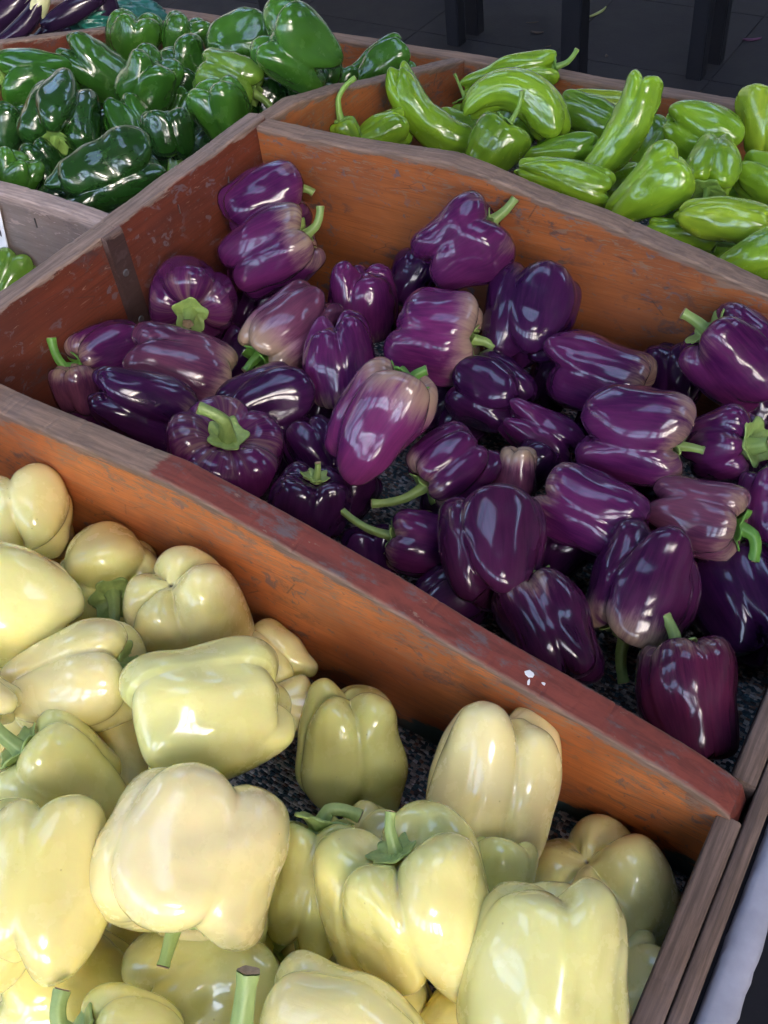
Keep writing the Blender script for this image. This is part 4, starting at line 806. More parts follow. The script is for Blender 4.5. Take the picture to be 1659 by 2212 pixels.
('G', [-0.4765, 0.7608, 0.14], [0.6925, 0.7127, 0.1114, -0.6992, 0.6253, 0.3466, 0.1774, -0.3179, 0.9314], 0.0909, 0.09, {'n': 4, 'g': 0.22, 'tp': 0.85, 'roll': 45, 'lump': 1, 'c': 2, 'pale': 0, 'scar': 0, 'bend': 0, 'st': None, 'cal': 0}, 'green pepper of two front lobes against the back partition'),
('G', [-0.4041, 0.802, 0.14], [0.6363, 0.7332, 0.2398, -0.747, 0.508, 0.4289, 0.1927, -0.452, 0.871], 0.0767, 0.0783, {'n': 4, 'g': 0.24, 'tp': 0.85, 'roll': 46, 'lump': 1.4, 'c': 2, 'pale': 0, 'scar': 0, 'bend': 0, 'st': None, 'cal': 0}, 'light green crumpled pepper near the back partition corner'),
('G', [-0.3257, 0.7096, 0.1448], [0.6672, 0.6368, -0.3864, -0.6507, 0.7508, 0.1138, 0.3626, 0.1755, 0.9153], 0.0832, 0.0809, {'n': 4, 'g': 0.18, 'tp': 0.85, 'roll': 45, 'lump': 1, 'c': 0, 'pale': 0, 'scar': 0, 'bend': 0, 'st': None, 'cal': 0}, 'green pepper sitting behind the white glare one'),
('G', [-0.241, 0.7422, 0.1771], [0.5639, 0.2014, 0.8009, -0.7457, -0.2925, 0.5986, 0.3548, -0.9348, -0.0147], 0.0969, 0.1025, {'n': 4, 'g': 0.18, 'tp': 0.85, 'roll': 45, 'lump': 1, 'c': 2, 'pale': 0, 'scar': 0, 'bend': 0, 'st': None, 'cal': 0}, 'large ribbed green pepper left of the topmost one'),
('G', [-0.0944, 0.6975, 0.2123], [0.829, 0.2807, -0.4837, -0.5449, 0.6003, -0.5854, 0.1261, 0.7489, 0.6506], 0.1034, 0.1119, {'n': 4, 'g': 0.36, 'tp': 0.95, 'roll': 45, 'lump': 1, 'c': 2, 'pale': 0, 'scar': 0, 'bend': 0, 'st': None, 'cal': 0}, 'topmost green pepper of the heap with three thick folds'),
('G', [-0.1777, 0.6398, 0.1757], [0.3407, -0.1821, 0.9224, -0.7756, -0.6089, 0.1663, 0.5313, -0.7721, -0.3487], 0.0827, 0.0965, {'n': 5, 'g': 0.16, 'tp': 0.85, 'roll': 87, 'lump': 1, 'c': 3, 'pale': 0, 'scar': 0, 'bend': 0, 'st': (0.035, [-0.28, 0.574, 0.77], 0.7, 1.0), 'cal': 0}, 'yellow green pepper with a pale bent stem'),
('G', [-0.1317, 0.5687, 0.17], [0.6988, 0.6505, -0.2975, -0.6727, 0.739, 0.0356, 0.243, 0.1753, 0.954], 0.0812, 0.0864, {'n': 4, 'g': 0.15, 'tp': 0.85, 'roll': 20, 'lump': 1.2, 'c': 2, 'pale': 0, 'scar': 0, 'bend': 0, 'st': None, 'cal': 0}, 'glossy green pepper with wrinkled side above the dividing wall'),
('G', [-0.1585, 0.4932, 0.1702], [0.6714, 0.6781, -0.2991, -0.6146, 0.7349, 0.2867, 0.4142, -0.0087, 0.9101], 0.0669, 0.0675, {'n': 4, 'g': 0.12, 'tp': 0.85, 'roll': 69, 'lump': 1, 'c': 1, 'pale': 0, 'scar': 0, 'bend': 0, 'st': None, 'cal': 0}, 'round scuffed green pepper beside the dividing wall'),
('G', [-0.2676, 0.5275, 0.15], [0.4873, -0.5158, 0.7046, -0.5584, -0.8045, -0.2027, 0.6714, -0.2947, -0.68], 0.0692, 0.0769, {'n': 4, 'g': 0.24, 'tp': 0.85, 'roll': 10, 'lump': 1, 'c': 0, 'pale': 0, 'scar': 0, 'bend': 0, 'st': None, 'cal': 0}, 'green pepper with a small bulging front lobe'),
('G', [-0.2617, 0.6271, 0.1245], [0.6636, 0.7146, 0.2213, -0.6338, 0.3799, 0.6738, 0.3974, -0.5874, 0.705], 0.0556, 0.0609, {'n': 4, 'g': 0.16, 'tp': 0.85, 'roll': 28, 'lump': 1, 'c': 0, 'pale': 0, 'scar': 0, 'bend': 0, 'st': None, 'cal': 0}, 'green pepper deep between the scuffed and wrinkled ones'),
('G', [-0.1331, 0.3546, 0.19], [0.7095, 0.4349, 0.5545, -0.5549, -0.1402, 0.82, 0.4343, -0.8895, 0.1418], 0.0881, 0.1382, {'n': 4, 'g': 0.22, 'tp': 0.85, 'roll': 45, 'lump': 1, 'c': 1, 'pale': 0, 'scar': 0, 'bend': 0, 'st': None, 'cal': 0}, 'huge dark green pepper with long glossy ridges in front of the heap'),
('G', [-0.3186, 0.4036, 0.1388], [0.7489, 0.4543, -0.4824, -0.5174, 0.8558, 0.0027, 0.4141, 0.2476, 0.8759], 0.0608, 0.0654, {'n': 4, 'g': 0.2, 'tp': 0.85, 'roll': 78, 'lump': 1, 'c': 1, 'pale': 0, 'scar': 0, 'bend': 0, 'st': None, 'cal': 0}, 'dark green pepper left of the huge ridged one'),
('G', [-0.3084, 0.354, 0.1512], [0.6687, 0.6321, 0.3916, -0.7234, 0.4314, 0.539, 0.1718, -0.6437, 0.7458], 0.0619, 0.0663, {'n': 4, 'g': 0.26, 'tp': 0.85, 'roll': 7, 'lump': 1, 'c': 2, 'pale': 0, 'scar': 0, 'bend': 0, 'st': None, 'cal': 0}, 'lighter knobbly green pepper at the left edge above the low partition'),
('G', [-0.1496, 0.683, 0.1367], [0.5914, 0.7962, -0.1272, -0.5941, 0.537, 0.599, 0.5452, -0.2787, 0.7906], 0.0614, 0.0664, {'n': 4, 'g': 0.16, 'tp': 0.85, 'roll': 75, 'lump': 1, 'c': 1, 'pale': 0, 'scar': 0, 'bend': 0, 'st': None, 'cal': 0}, 'dark green pepper with an upright stem behind the dividing wall'),
('G', [-0.1552, 0.7246, 0.1221], [0.6316, 0.7725, -0.0662, -0.7609, 0.634, 0.138, 0.1486, -0.0368, 0.9882], 0.042, 0.0477, {'n': 4, 'g': 0.16, 'tp': 0.85, 'roll': 76, 'lump': 1, 'c': 1, 'pale': 0, 'scar': 0, 'bend': 0, 'st': (0.04, [-0.235, 0.423, 0.875], 0.25, 1.0), 'cal': 0}, 'dark green pepper showing a pale upright stem'),
('G', [-0.0985, 0.7222, 0.1442], [0.5717, 0.5376, 0.6198, -0.7186, -0.0366, 0.6945, 0.396, -0.8424, 0.3654], 0.0625, 0.0661, {'n': 4, 'g': 0.2, 'tp': 0.85, 'roll': 40, 'lump': 1, 'c': 1, 'pale': 0, 'scar': 0, 'bend': 0, 'st': None, 'cal': 0}, 'dark green pepper on the slope below the topmost one'),
('G', [-0.1183, 0.825, 0.11], [0.5478, 0.8366, -0.0069, -0.7388, 0.4875, 0.4654, 0.3927, -0.2498, 0.8851], 0.0449, 0.0494, {'n': 4, 'g': 0.16, 'tp': 0.85, 'roll': 33, 'lump': 1, 'c': 0, 'pale': 0, 'scar': 0, 'bend': 0, 'st': None, 'cal': 0}, 'small green pepper low beside the far board'),
('G', [-0.1002, 0.9022, 0.1], [0.5187, 0.5481, 0.6562, -0.7628, -0.0499, 0.6447, 0.3861, -0.8349, 0.3922], 0.0784, 0.1017, {'n': 4, 'g': 0.2, 'tp': 0.85, 'roll': 88, 'lump': 1.2, 'c': 2, 'pale': 0, 'scar': 0, 'bend': 0, 'st': None, 'cal': 0}, 'bright knobbed green pepper alone near the far corner'),
('G', [-0.1572, 0.5005, 0.1238], [0.6588, 0.7498, -0.0623, -0.6093, 0.5802, 0.5404, 0.4413, -0.3181, 0.8391], 0.0396, 0.0466, {'n': 4, 'g': 0.12, 'tp': 0.85, 'roll': 85, 'lump': 1, 'c': 3, 'pale': 0, 'scar': 0, 'bend': 0, 'st': None, 'cal': 0}, 'little light green pepper peeping over the dividing wall'),
('G', [-0.167, 0.3394, 0.13], [0.7122, 0.6951, -0.0978, -0.524, 0.6192, 0.5848, 0.4671, -0.3652, 0.8053], 0.0392, 0.0433, {'n': 4, 'g': 0.14, 'tp': 0.85, 'roll': 60, 'lump': 1, 'c': 1, 'pale': 0, 'scar': 0, 'bend': 0, 'st': None, 'cal': 0}, 'dark green pepper in the corner behind the low partition'),
('G', [-0.2601, 0.3635, 0.12], [0.7366, 0.6613, 0.1414, -0.5091, 0.4046, 0.7597, 0.4452, -0.6316, 0.6347], 0.0499, 0.0546, {'n': 4, 'g': 0.2, 'tp': 0.85, 'roll': 35, 'lump': 1, 'c': 1, 'pale': 0, 'scar': 0, 'bend': 0, 'st': None, 'cal': 0}, 'dark green pepper in the shade of the huge ridged one'),
('G', [-0.1975, 0.5021, 0.1256], [0.675, 0.7118, 0.1941, -0.5985, 0.3745, 0.7082, 0.4314, -0.5942, 0.6788], 0.055, 0.0598, {'n': 4, 'g': 0.18, 'tp': 0.85, 'roll': 18, 'lump': 1, 'c': 1, 'pale': 0, 'scar': 0, 'bend': 0, 'st': None, 'cal': 0}, 'very dark green pepper beneath the scuffed one'),
('G', [-0.1143, 0.7711, 0.1427], [0.5554, 0.8251, -0.1037, -0.6381, 0.5029, 0.583, 0.5332, -0.2576, 0.8058], 0.0557, 0.061, {'n': 4, 'g': 0.18, 'tp': 0.85, 'roll': 84, 'lump': 1, 'c': 0, 'pale': 0, 'scar': 0, 'bend': 0, 'st': None, 'cal': 0}, 'green pepper at the right flank of the topmost one'),
('G', [-0.2944, 0.6601, 0.1386], [0.6688, 0.7072, 0.2293, -0.6399, 0.3905, 0.6619, 0.3785, -0.5894, 0.7137], 0.0564, 0.0618, {'n': 4, 'g': 0.1, 'tp': 0.85, 'roll': 24, 'lump': 1, 'c': 1, 'pale': 0, 'scar': 0, 'bend': 0, 'st': None, 'cal': 0}, 'dull green pepper behind the white glare one on its right'),
('G', [-0.4585, 0.4982, 0.1115], [0.759, 0.6308, 0.1611, -0.523, 0.4434, 0.7279, 0.3878, -0.6367, 0.6665], 0.0635, 0.0686, {'n': 4, 'g': 0.2, 'tp': 0.85, 'roll': 50, 'lump': 1, 'c': 1, 'pale': 0, 'scar': 0, 'bend': 0, 'st': None, 'cal': 0}, 'dark pepper under the two lobed one at the left'),
('G', [-0.1711, 0.5671, 0.11], [0.6422, 0.7366, 0.2122, -0.6322, 0.3525, 0.69, 0.4335, -0.5772, 0.692], 0.0598, 0.0712, {'n': 4, 'g': 0.2, 'tp': 0.85, 'roll': 60, 'lump': 1, 'c': 1, 'pale': 0, 'scar': 0, 'bend': 0, 'st': None, 'cal': 0}, 'dark green pepper low against the dividing wall'),
('G', [-0.235, 0.7682, 0.1124], [0.6126, 0.7479, 0.2557, -0.6905, 0.3489, 0.6336, 0.3846, -0.5647, 0.7302], 0.0659, 0.0713, {'n': 4, 'g': 0.2, 'tp': 0.85, 'roll': 21, 'lump': 1, 'c': 1, 'pale': 0, 'scar': 0, 'bend': 0, 'st': None, 'cal': 0}, 'shaded green pepper between the topmost and pale stemmed ones'),
('G', [-0.362, 0.5333, 0.1075], [0.7209, 0.6691, 0.1807, -0.5636, 0.4142, 0.7147, 0.4034, -0.617, 0.6757], 0.0836, 0.0949, {'n': 4, 'g': 0.2, 'tp': 0.85, 'roll': 28, 'lump': 1, 'c': 1, 'pale': 0, 'scar': 0, 'bend': 0, 'st': None, 'cal': 0}, 'dark green pepper in the hollow above the huge ridged one'),
('G', [-0.3503, 0.6772, 0.0915], [0.6759, 0.7043, 0.2171, -0.624, 0.39, 0.6771, 0.3922, -0.5932, 0.7031], 0.074, 0.0792, {'n': 4, 'g': 0.2, 'tp': 0.85, 'roll': 66, 'lump': 1, 'c': 1, 'pale': 0, 'scar': 0, 'bend': 0, 'st': None, 'cal': 0}, 'dark green pepper below the white glare one'),
('G', [-0.2101, 0.2289, 0.1], [0.7556, 0.6539, -0.0374, -0.2917, 0.3871, 0.8747, 0.5865, -0.65, 0.4832], 0.0555, 0.071, {'n': 4, 'g': 0.12, 'tp': 0.85, 'roll': 17, 'lump': 1, 'c': 3, 'pale': 0, 'scar': 0, 'bend': 0, 'st': None, 'cal': 0}, 'single green pepper in the neighbouring bin below the white paper'),
('K', [0.0921, 0.9544, 0.1011], [0.4114, 0.333, 0.8484, -0.8202, -0.2707, 0.504, 0.3975, -0.9032, 0.1617], 0.0573, 0.1483, {'n': 3, 'g': 0.2, 'tp': 0.7, 'roll': 60, 'lump': 1, 'c': 0, 'pale': 0, 'scar': 0, 'bend': 0, 'st': (0.035, [-0.0, -0.848, 0.53], 0.6, 1.0), 'cal': 0}, 'long lime pepper at the back with its stem curling up at the right'),
('K', [0.1937, 0.7849, 0.165], [-0.0825, -0.3013, 0.95, -0.4783, 0.8482, 0.2275, -0.8743, -0.4356, -0.2141], 0.0639, 0.1609, {'n': 3, 'g': 0.16, 'tp': 0.8, 'roll': 30, 'lump': 1, 'c': 0, 'pale': 0, 'scar': 0, 'bend': 150, 'st': None, 'cal': 0}, 'fat lime pepper arched over like an upside down U'),
('K', [0.0815, 0.7297, 0.13], [0.4515, 0.475, 0.7553, 0.6324, -0.7676, 0.1047, 0.6295, 0.4304, -0.6469], 0.0589, 0.1697, {'n': 3, 'g': 0.14, 'tp': 1.0, 'roll': 61, 'lump': 1, 'c': 0, 'pale': 0, 'scar': 0, 'bend': 85, 'st': None, 'cal': 0}, 'lime pepper at the left with its tip turned up'),
('K', [0.0922, 0.8007, 0.085], [0.4446, -0.2878, 0.8482, -0.7798, -0.5904, 0.2084, 0.4408, -0.754, -0.4869], 0.0567, 0.0893, {'n': 3, 'g': 0.2, 'tp': 0.85, 'roll': 58, 'lump': 1, 'c': 0, 'pale': 0, 'scar': 0, 'bend': 0, 'st': None, 'cal': 0}, 'lime pepper lying behind the one with the turned up tip'),
('K', [0.2015, 0.6986, 0.13], [0.4106, 0.8366, 0.3626, -0.7895, 0.1273, 0.6004, 0.4561, -0.5328, 0.7128], 0.0749, 0.0805, {'n': 3, 'g': 0.1, 'tp': 0.85, 'roll': 41, 'lump': 1, 'c': 1, 'pale': 0, 'scar': 0, 'bend': 0, 'st': (0.035, [-0.0, -0.819, 0.574], 0.4, 0.7), 'cal': 0}, 'blunt lime pepper with a thin stem in front of the arched one'),
('K', [0.2636, 0.7615, 0.11], [0.3528, 0.3404, 0.8716, -0.8155, -0.3449, 0.4648, 0.4588, -0.8747, 0.1559], 0.0403, 0.1041, {'n': 3, 'g': 0.14, 'tp': 0.6, 'roll': 87, 'lump': 1, 'c': 1, 'pale': 0, 'scar': 0, 'bend': 0, 'st': None, 'cal': 0}, 'small slim lime pepper in the middle of the lime heap'),
('K', [0.3557, 0.7436, 0.1594], [-0.9108, 0.2987, 0.2851, -0.1133, -0.8447, 0.5231, 0.397, 0.4441, 0.8032], 0.0518, 0.147, {'n': 3, 'g': 0.09, 'tp': 0.85, 'roll': 20, 'lump': 1, 'c': 0, 'pale': 0, 'scar': 0, 'bend': 45, 'st': None, 'cal': 0}, 'long banana shaped lime pepper pointing up to the right'),
('K', [0.2677, 0.8675, 0.1065], [0.3281, -0.2871, 0.9, -0.8397, -0.5251, 0.1386, 0.4328, -0.8011, -0.4133], 0.0567, 0.1157, {'n': 3, 'g': 0.14, 'tp': 0.8, 'roll': 32, 'lump': 1, 'c': 1, 'pale': 0, 'scar': 0, 'bend': 0, 'st': None, 'cal': 0}, 'lime pepper lying beneath the banana shaped one'),
('K', [0.2475, 0.9571, 0.085], [0.3216, -0.0353, 0.9462, -0.8482, -0.4549, 0.2713, 0.4209, -0.8898, -0.1763], 0.0446, 0.1047, {'n': 3, 'g': 0.12, 'tp': 0.7, 'roll': 57, 'lump': 1, 'c': 2, 'pale': 0, 'scar': 0, 'bend': 0, 'st': None, 'cal': 0}, 'yellowish lime pepper by the far board'),
('K', [0.3208, 0.6508, 0.14], [0.3416, -0.0314, 0.9393, -0.8074, -0.5214, 0.2762, 0.4811, -0.8527, -0.2034], 0.0483, 0.1212, {'n': 4, 'g': 0.2, 'tp': 0.7, 'roll': 58, 'lump': 1, 'c': 0, 'pale': 0, 'scar': 0, 'bend': 0, 'st': None, 'cal': 0}, 'ridged pale lime pepper lying along the divider top'),
('K', [0.3545, 0.7387, 0.0935], [0.2934, 0.3596, 0.8858, -0.8232, -0.376, 0.4253, 0.486, -0.854, 0.1857], 0.0418, 0.0796, {'n': 3, 'g': 0.12, 'tp': 0.85, 'roll': 9, 'lump': 1, 'c': 0, 'pale': 0, 'scar': 0, 'bend': 0, 'st': None, 'cal': 0}, 'lime pepper tucked behind the ridged one'),
('K', [0.4235, 0.6474, 0.15], [0.21, 0.74, 0.639, -0.8749, -0.1495, 0.4607, 0.4365, -0.6558, 0.616], 0.0752, 0.1047, {'n': 3, 'g': 0.09, 'tp': 0.5, 'roll': 30, 'lump': 1, 'c': 0, 'pale': 0, 'scar': 0, 'bend': 0, 'st': None, 'cal': 0}, 'thick tapered lime pepper leaning on the divider'),
('K', [0.4223, 0.8353, 0.1294], [0.2323, -0.2444, 0.9414, -0.8665, -0.4918, 0.0861, 0.4419, -0.8357, -0.326], 0.0807, 0.1008, {'n': 4, 'g': 0.2, 'tp': 0.9, 'roll': 62, 'lump': 1.3, 'c': 0, 'pale': 0, 'scar': 0, 'bend': 0, 'st': None, 'cal': 0}, 'wrinkled lime pepper behind the one facing out'),
('K', [0.4647, 0.7555, 0.14], [0.065, -0.9712, 0.2292, -0.2407, -0.2382, -0.9409, 0.9684, 0.006, -0.2492], 0.0684, 0.095, {'n': 4, 'g': 0.26, 'tp': 0.8, 'roll': 40, 'lump': 1, 'c': 0, 'pale': 0, 'scar': 0, 'bend': 0, 'st': (0.014, [-0.74, -0.087, 0.667], 0.2, 0.8), 'cal': 0}, 'lime pepper facing out with its stem cavity in view'),
('K', [0.4888, 0.8802, 0.14], [0.1328, 0.9505, -0.281, -0.807, 0.2683, 0.5261, 0.5754, 0.1569, 0.8027], 0.0766, 0.0908, {'n': 3, 'g': 0.12, 'tp': 0.85, 'roll': 57, 'lump': 1, 'c': 2, 'pale': 0, 'scar': 0, 'bend': 0, 'st': None, 'cal': 0}, 'plump yellow lime pepper at the right edge'),
('K', [0.5258, 0.7755, 0.12], [-0.1669, -0.3117, 0.9354, -0.8082, -0.5001, -0.3109, 0.5647, -0.8079, -0.1684], 0.0698, 0.0807, {'n': 4, 'g': 0.22, 'tp': 0.85, 'roll': 84, 'lump': 1, 'c': 0, 'pale': 0, 'scar': 0, 'bend': 0, 'st': (0.03, [-0.171, -0.866, 0.47], 0.4, 1.0), 'cal': 0}, 'lime pepper cut by the right edge below the plump one'),
('K', [0.5199, 0.6237, 0.1509], [0.1892, 0.0808, 0.9786, -0.8415, -0.5003, 0.204, 0.5061, -0.8621, -0.0267], 0.0484, 0.1048, {'n': 3, 'g': 0.12, 'tp': 0.85, 'roll': 33, 'lump': 1, 'c': 2, 'pale': 0, 'scar': 0, 'bend': 0, 'st': (0.03, [0.0, -0.927, 0.375], 0.5, 1.0), 'cal': 0}, 'smooth lime pepper with a swollen right end near the divider'),
('K', [0.4767, 0.6259, 0.119], [0.2222, 0.0215, 0.9748, -0.8236, -0.531, 0.1995, 0.5218, -0.8471, -0.1003], 0.0372, 0.0818, {'n': 3, 'g': 0.14, 'tp': 0.85, 'roll': 29, 'lump': 1, 'c': 0, 'pale': 0, 'scar': 0, 'bend': 0, 'st': (0.03, [0.0, -0.122, 0.993], 0.2, 0.8), 'cal': 0}, 'slim lime pepper behind the divider with its stem pointing right'),
('K', [0.5687, 0.5811, 0.14], [0.1509, 0.5495, 0.8218, -0.832, -0.3784, 0.4058, 0.5339, -0.7449, 0.4], 0.0557, 0.0759, {'n': 3, 'g': 0.12, 'tp': 0.85, 'roll': 71, 'lump': 1, 'c': 0, 'pale': 0, 'scar': 0, 'bend': 0, 'st': None, 'cal': 0}, 'lime pepper low at the right behind the divider top'),
('K', [0.0477, 0.6739, 0.1294], [0.509, 0.4539, 0.7314, -0.7405, -0.2023, 0.6409, 0.4389, -0.8678, 0.2331], 0.0553, 0.0773, {'n': 3, 'g': 0.12, 'tp': 0.85, 'roll': 3, 'lump': 1, 'c': 0, 'pale': 0, 'scar': 0, 'bend': 0, 'st': None, 'cal': 0}, 'lime pepper mostly hidden behind the left end of the divider'),
('K', [0.021, 0.634, 0.1374], [0.6062, 0.7144, -0.3495, -0.744, 0.6647, 0.0682, 0.2811, 0.2187, 0.9344], 0.0392, 0.0509, {'n': 3, 'g': 0.12, 'tp': 0.85, 'roll': 17, 'lump': 1, 'c': 0, 'pale': 0, 'scar': 0, 'bend': 0, 'st': (0.06, [-0.015, 0.996, 0.086], 0.6, 0.9), 'cal': 0}, 'lime pepper hidden by the divider with a tall hooked stem'),
('K', [0.0657, 0.8871, 0.06], [0.4357, 0.7298, -0.5268, -0.7901, 0.5904, 0.1645, 0.4311, 0.3446, 0.8339], 0.0559, 0.0654, {'n': 3, 'g': 0.12, 'tp': 0.85, 'roll': 17, 'lump': 1, 'c': 1, 'pale': 0, 'scar': 0, 'bend': 0, 'st': (0.03, [-0.0, -0.087, 0.996], 0.2, 0.6), 'cal': 0}, 'dark shaded lime pepper with a thin stem by the side board'),
('K', [0.3587, 0.8761, 0.0722], [0.2646, 0.9121, 0.313, -0.8484, 0.0659, 0.5253, 0.4585, -0.4046, 0.7913], 0.0723, 0.0855, {'n': 3, 'g': 0.14, 'tp': 0.85, 'roll': 35, 'lump': 1, 'c': 1, 'pale': 0, 'scar': 0, 'bend': 0, 'st': None, 'cal': 0}, 'shaded lime pepper below the banana shaped one'),
('K', [0.345, 0.771, 0.0564], [0.29, 0.5136, 0.8075, -0.8182, -0.3047, 0.4876, 0.4965, -0.8021, 0.3318], 0.0771, 0.0892, {'n': 3, 'g': 0.14, 'tp': 0.85, 'roll': 14, 'lump': 1, 'c': 1, 'pale': 0, 'scar': 0, 'bend': 0, 'st': None, 'cal': 0}, 'dark lime pepper deep behind the divider'),
('K', [0.2325, 0.8861, 0.0633], [0.3417, 0.0151, 0.9397, -0.8258, -0.4725, 0.3079, 0.4486, -0.8812, -0.149], 0.0759, 0.1035, {'n': 3, 'g': 0.14, 'tp': 0.85, 'roll': 71, 'lump': 1, 'c': 1, 'pale': 0, 'scar': 0, 'bend': 0, 'st': None, 'cal': 0}, 'shaded lime pepper under the slim one'),
('K', [0.4083, 0.8363, 0.0575], [0.2361, 0.9235, 0.3024, -0.8436, 0.0403, 0.5354, 0.4823, -0.3815, 0.7886], 0.0777, 0.0962, {'n': 3, 'g': 0.14, 'tp': 0.85, 'roll': 76, 'lump': 1, 'c': 1, 'pale': 0, 'scar': 0, 'bend': 0, 'st': None, 'cal': 0}, 'shaded lime pepper between the tapered and facing ones'),
('K', [0.49, 0.8233, 0.07], [0.1811, 0.6579, 0.731, -0.8554, -0.2613, 0.4472, 0.4852, -0.7063, 0.5154], 0.0746, 0.0924, {'n': 3, 'g': 0.14, 'tp': 0.85, 'roll': 34, 'lump': 1, 'c': 1, 'pale': 0, 'scar': 0, 'bend': 0, 'st': None, 'cal': 0}, 'shaded lime pepper below the one facing out'),
('K', [0.1479, 0.8501, 0.07], [0.3998, 0.867, 0.2974, -0.8017, 0.1734, 0.572, 0.4444, -0.4671, 0.7644], 0.0765, 0.0973, {'n': 3, 'g': 0.14, 'tp': 0.85, 'roll': 2, 'lump': 1, 'c': 1, 'pale': 0, 'scar': 0, 'bend': 0, 'st': None, 'cal': 0}, 'shaded lime pepper under the arched one'),
('K', [0.5104, 0.6996, 0.06], [0.1797, 0.3954, 0.9007, -0.8264, -0.436, 0.3563, 0.5336, -0.8084, 0.2485], 0.064, 0.0872, {'n': 3, 'g': 0.14, 'tp': 0.85, 'roll': 64, 'lump': 1, 'c': 1, 'pale': 0, 'scar': 0, 'bend': 0, 'st': None, 'cal': 0}, 'shaded lime pepper under the smooth swollen one'),
('E', [-0.7128, 0.7215, 0.17], [-0.4548, 0.7746, 0.4394, -0.1691, -0.5596, 0.8114, 0.8744, 0.2947, 0.3855], 0.0617, 0.1602, {'n': 4, 'g': 0.16, 'tp': 0.85, 'roll': 9, 'lump': 1, 'c': 0, 'pale': 0, 'scar': 0, 'bend': 30, 'st': None, 'cal': 0}, 'fat dark eggplant at the top left corner'),
('E', [-0.5855, 0.641, 0.1896], [-0.5078, 0.7146, 0.4812, -0.1808, -0.6345, 0.7515, 0.8423, 0.2946, 0.4514], 0.0344, 0.1341, {'n': 4, 'g': 0.16, 'tp': 0.85, 'roll': 55, 'lump': 1, 'c': 0, 'pale': 0, 'scar': 0, 'bend': 50, 'st': None, 'cal': 1}, 'curved eggplant with a tan edged underside and pale calyx'),
('E', [-0.6131, 0.7684, 0.1665], [0.74, 0.3889, 0.5488, -0.5999, 0.0124, 0.8, 0.3043, -0.9212, 0.2425], 0.0367, 0.1192, {'n': 4, 'g': 0.16, 'tp': 0.85, 'roll': 15, 'lump': 1, 'c': 0, 'pale': 0, 'scar': 0, 'bend': 0, 'st': None, 'cal': 0}, 'straight shiny eggplant pointing up to the right'),
('E', [-0.6062, 0.8283, 0.1516], [0.7218, 0.5675, -0.3961, -0.6205, 0.7842, -0.0073, 0.3064, 0.2511, 0.9182], 0.0556, 0.106, {'n': 4, 'g': 0.16, 'tp': 0.85, 'roll': 84, 'lump': 1, 'c': 0, 'pale': 0, 'scar': 0, 'bend': 0, 'st': None, 'cal': 0}, 'eggplant with its rounded end hanging down by the green bag'),
('E', [-0.6521, 0.8105, 0.1221], [0.734, 0.2411, 0.6349, -0.6006, -0.2058, 0.7726, 0.317, -0.9484, -0.0062], 0.0549, 0.0915, {'n': 4, 'g': 0.16, 'tp': 0.85, 'roll': 60, 'lump': 1, 'c': 0, 'pale': 0, 'scar': 0, 'bend': 0, 'st': None, 'cal': 0}, 'small dark eggplant lying against the partition'),
('E', [-0.7717, 0.7738, 0.0741], [0.7635, 0.2463, 0.597, -0.5565, -0.2183, 0.8017, 0.3278, -0.9443, -0.0296], 0.0571, 0.1383, {'n': 4, 'g': 0.16, 'tp': 0.85, 'roll': 89, 'lump': 1, 'c': 0, 'pale': 0, 'scar': 0, 'bend': 0, 'st': None, 'cal': 0}, 'eggplant in shadow at the bottom of its bin'),
('E', [-0.7111, 0.7983, 0.1053], [0.7487, 0.4381, 0.4975, -0.5813, 0.073, 0.8104, 0.3188, -0.8959, 0.3093], 0.0466, 0.127, {'n': 4, 'g': 0.16, 'tp': 0.85, 'roll': 55, 'lump': 1, 'c': 0, 'pale': 0, 'scar': 0, 'bend': 0, 'st': None, 'cal': 0}, 'eggplant under the straight shiny one'),
('E', [-0.7731, 0.711, 0.14], [0.7858, 0.4868, 0.3816, -0.5394, 0.2374, 0.8079, 0.3027, -0.8406, 0.4491], 0.0543, 0.1233, {'n': 4, 'g': 0.16, 'tp': 0.85, 'roll': 65, 'lump': 1, 'c': 0, 'pale': 0, 'scar': 0, 'bend': 0, 'st': None, 'cal': 0}, 'eggplant cut by the left edge'),
('P', [0.1358, 0.1786, 0.0529], [0.5818, 0.6466, 0.4934, -0.4885, -0.2072, 0.8476, 0.6503, -0.7341, 0.1953], 0.0637, 0.0709, {'n': 4, 'g': 0.2, 'tp': 0.85, 'roll': 33, 'lump': 1, 'c': 1, 'pale': 0, 'scar': 0, 'bend': 0, 'st': None, 'cal': 0}, 'dark purple pepper deep behind the squat long stemmed one'),
('P', [0.1463, 0.2854, 0.0511], [0.5442, 0.8265, 0.1442, -0.5643, 0.2334, 0.7919, 0.6208, -0.5123, 0.5934], 0.0616, 0.0694, {'n': 4, 'g': 0.2, 'tp': 0.85, 'roll': 72, 'lump': 1, 'c': 1, 'pale': 0, 'scar': 0, 'bend': 0, 'st': None, 'cal': 0}, 'dark purple pepper in the hollow left of the two humped one'),
('P', [0.3688, 0.3238, 0.0396], [0.3614, 0.9168, 0.17, -0.6422, 0.1126, 0.7582, 0.676, -0.3832, 0.6295], 0.058, 0.0654, {'n': 4, 'g': 0.2, 'tp': 0.85, 'roll': 10, 'lump': 1, 'c': 1, 'pale': 0, 'scar': 0, 'bend': 0, 'st': None, 'cal': 0}, 'dark violet pepper between the pinkish and knobbed ones'),
('P', [0.4271, 0.4038, 0.0496], [0.2954, 0.9344, 0.1989, -0.7021, 0.0711, 0.7086, 0.648, -0.349, 0.677], 0.0587, 0.0662, {'n': 4, 'g': 0.2, 'tp': 0.85, 'roll': 13, 'lump': 1, 'c': 1, 'pale': 0, 'scar': 0, 'bend': 0, 'st': None, 'cal': 0}, 'dark violet pepper left of the broad ribbed one'),
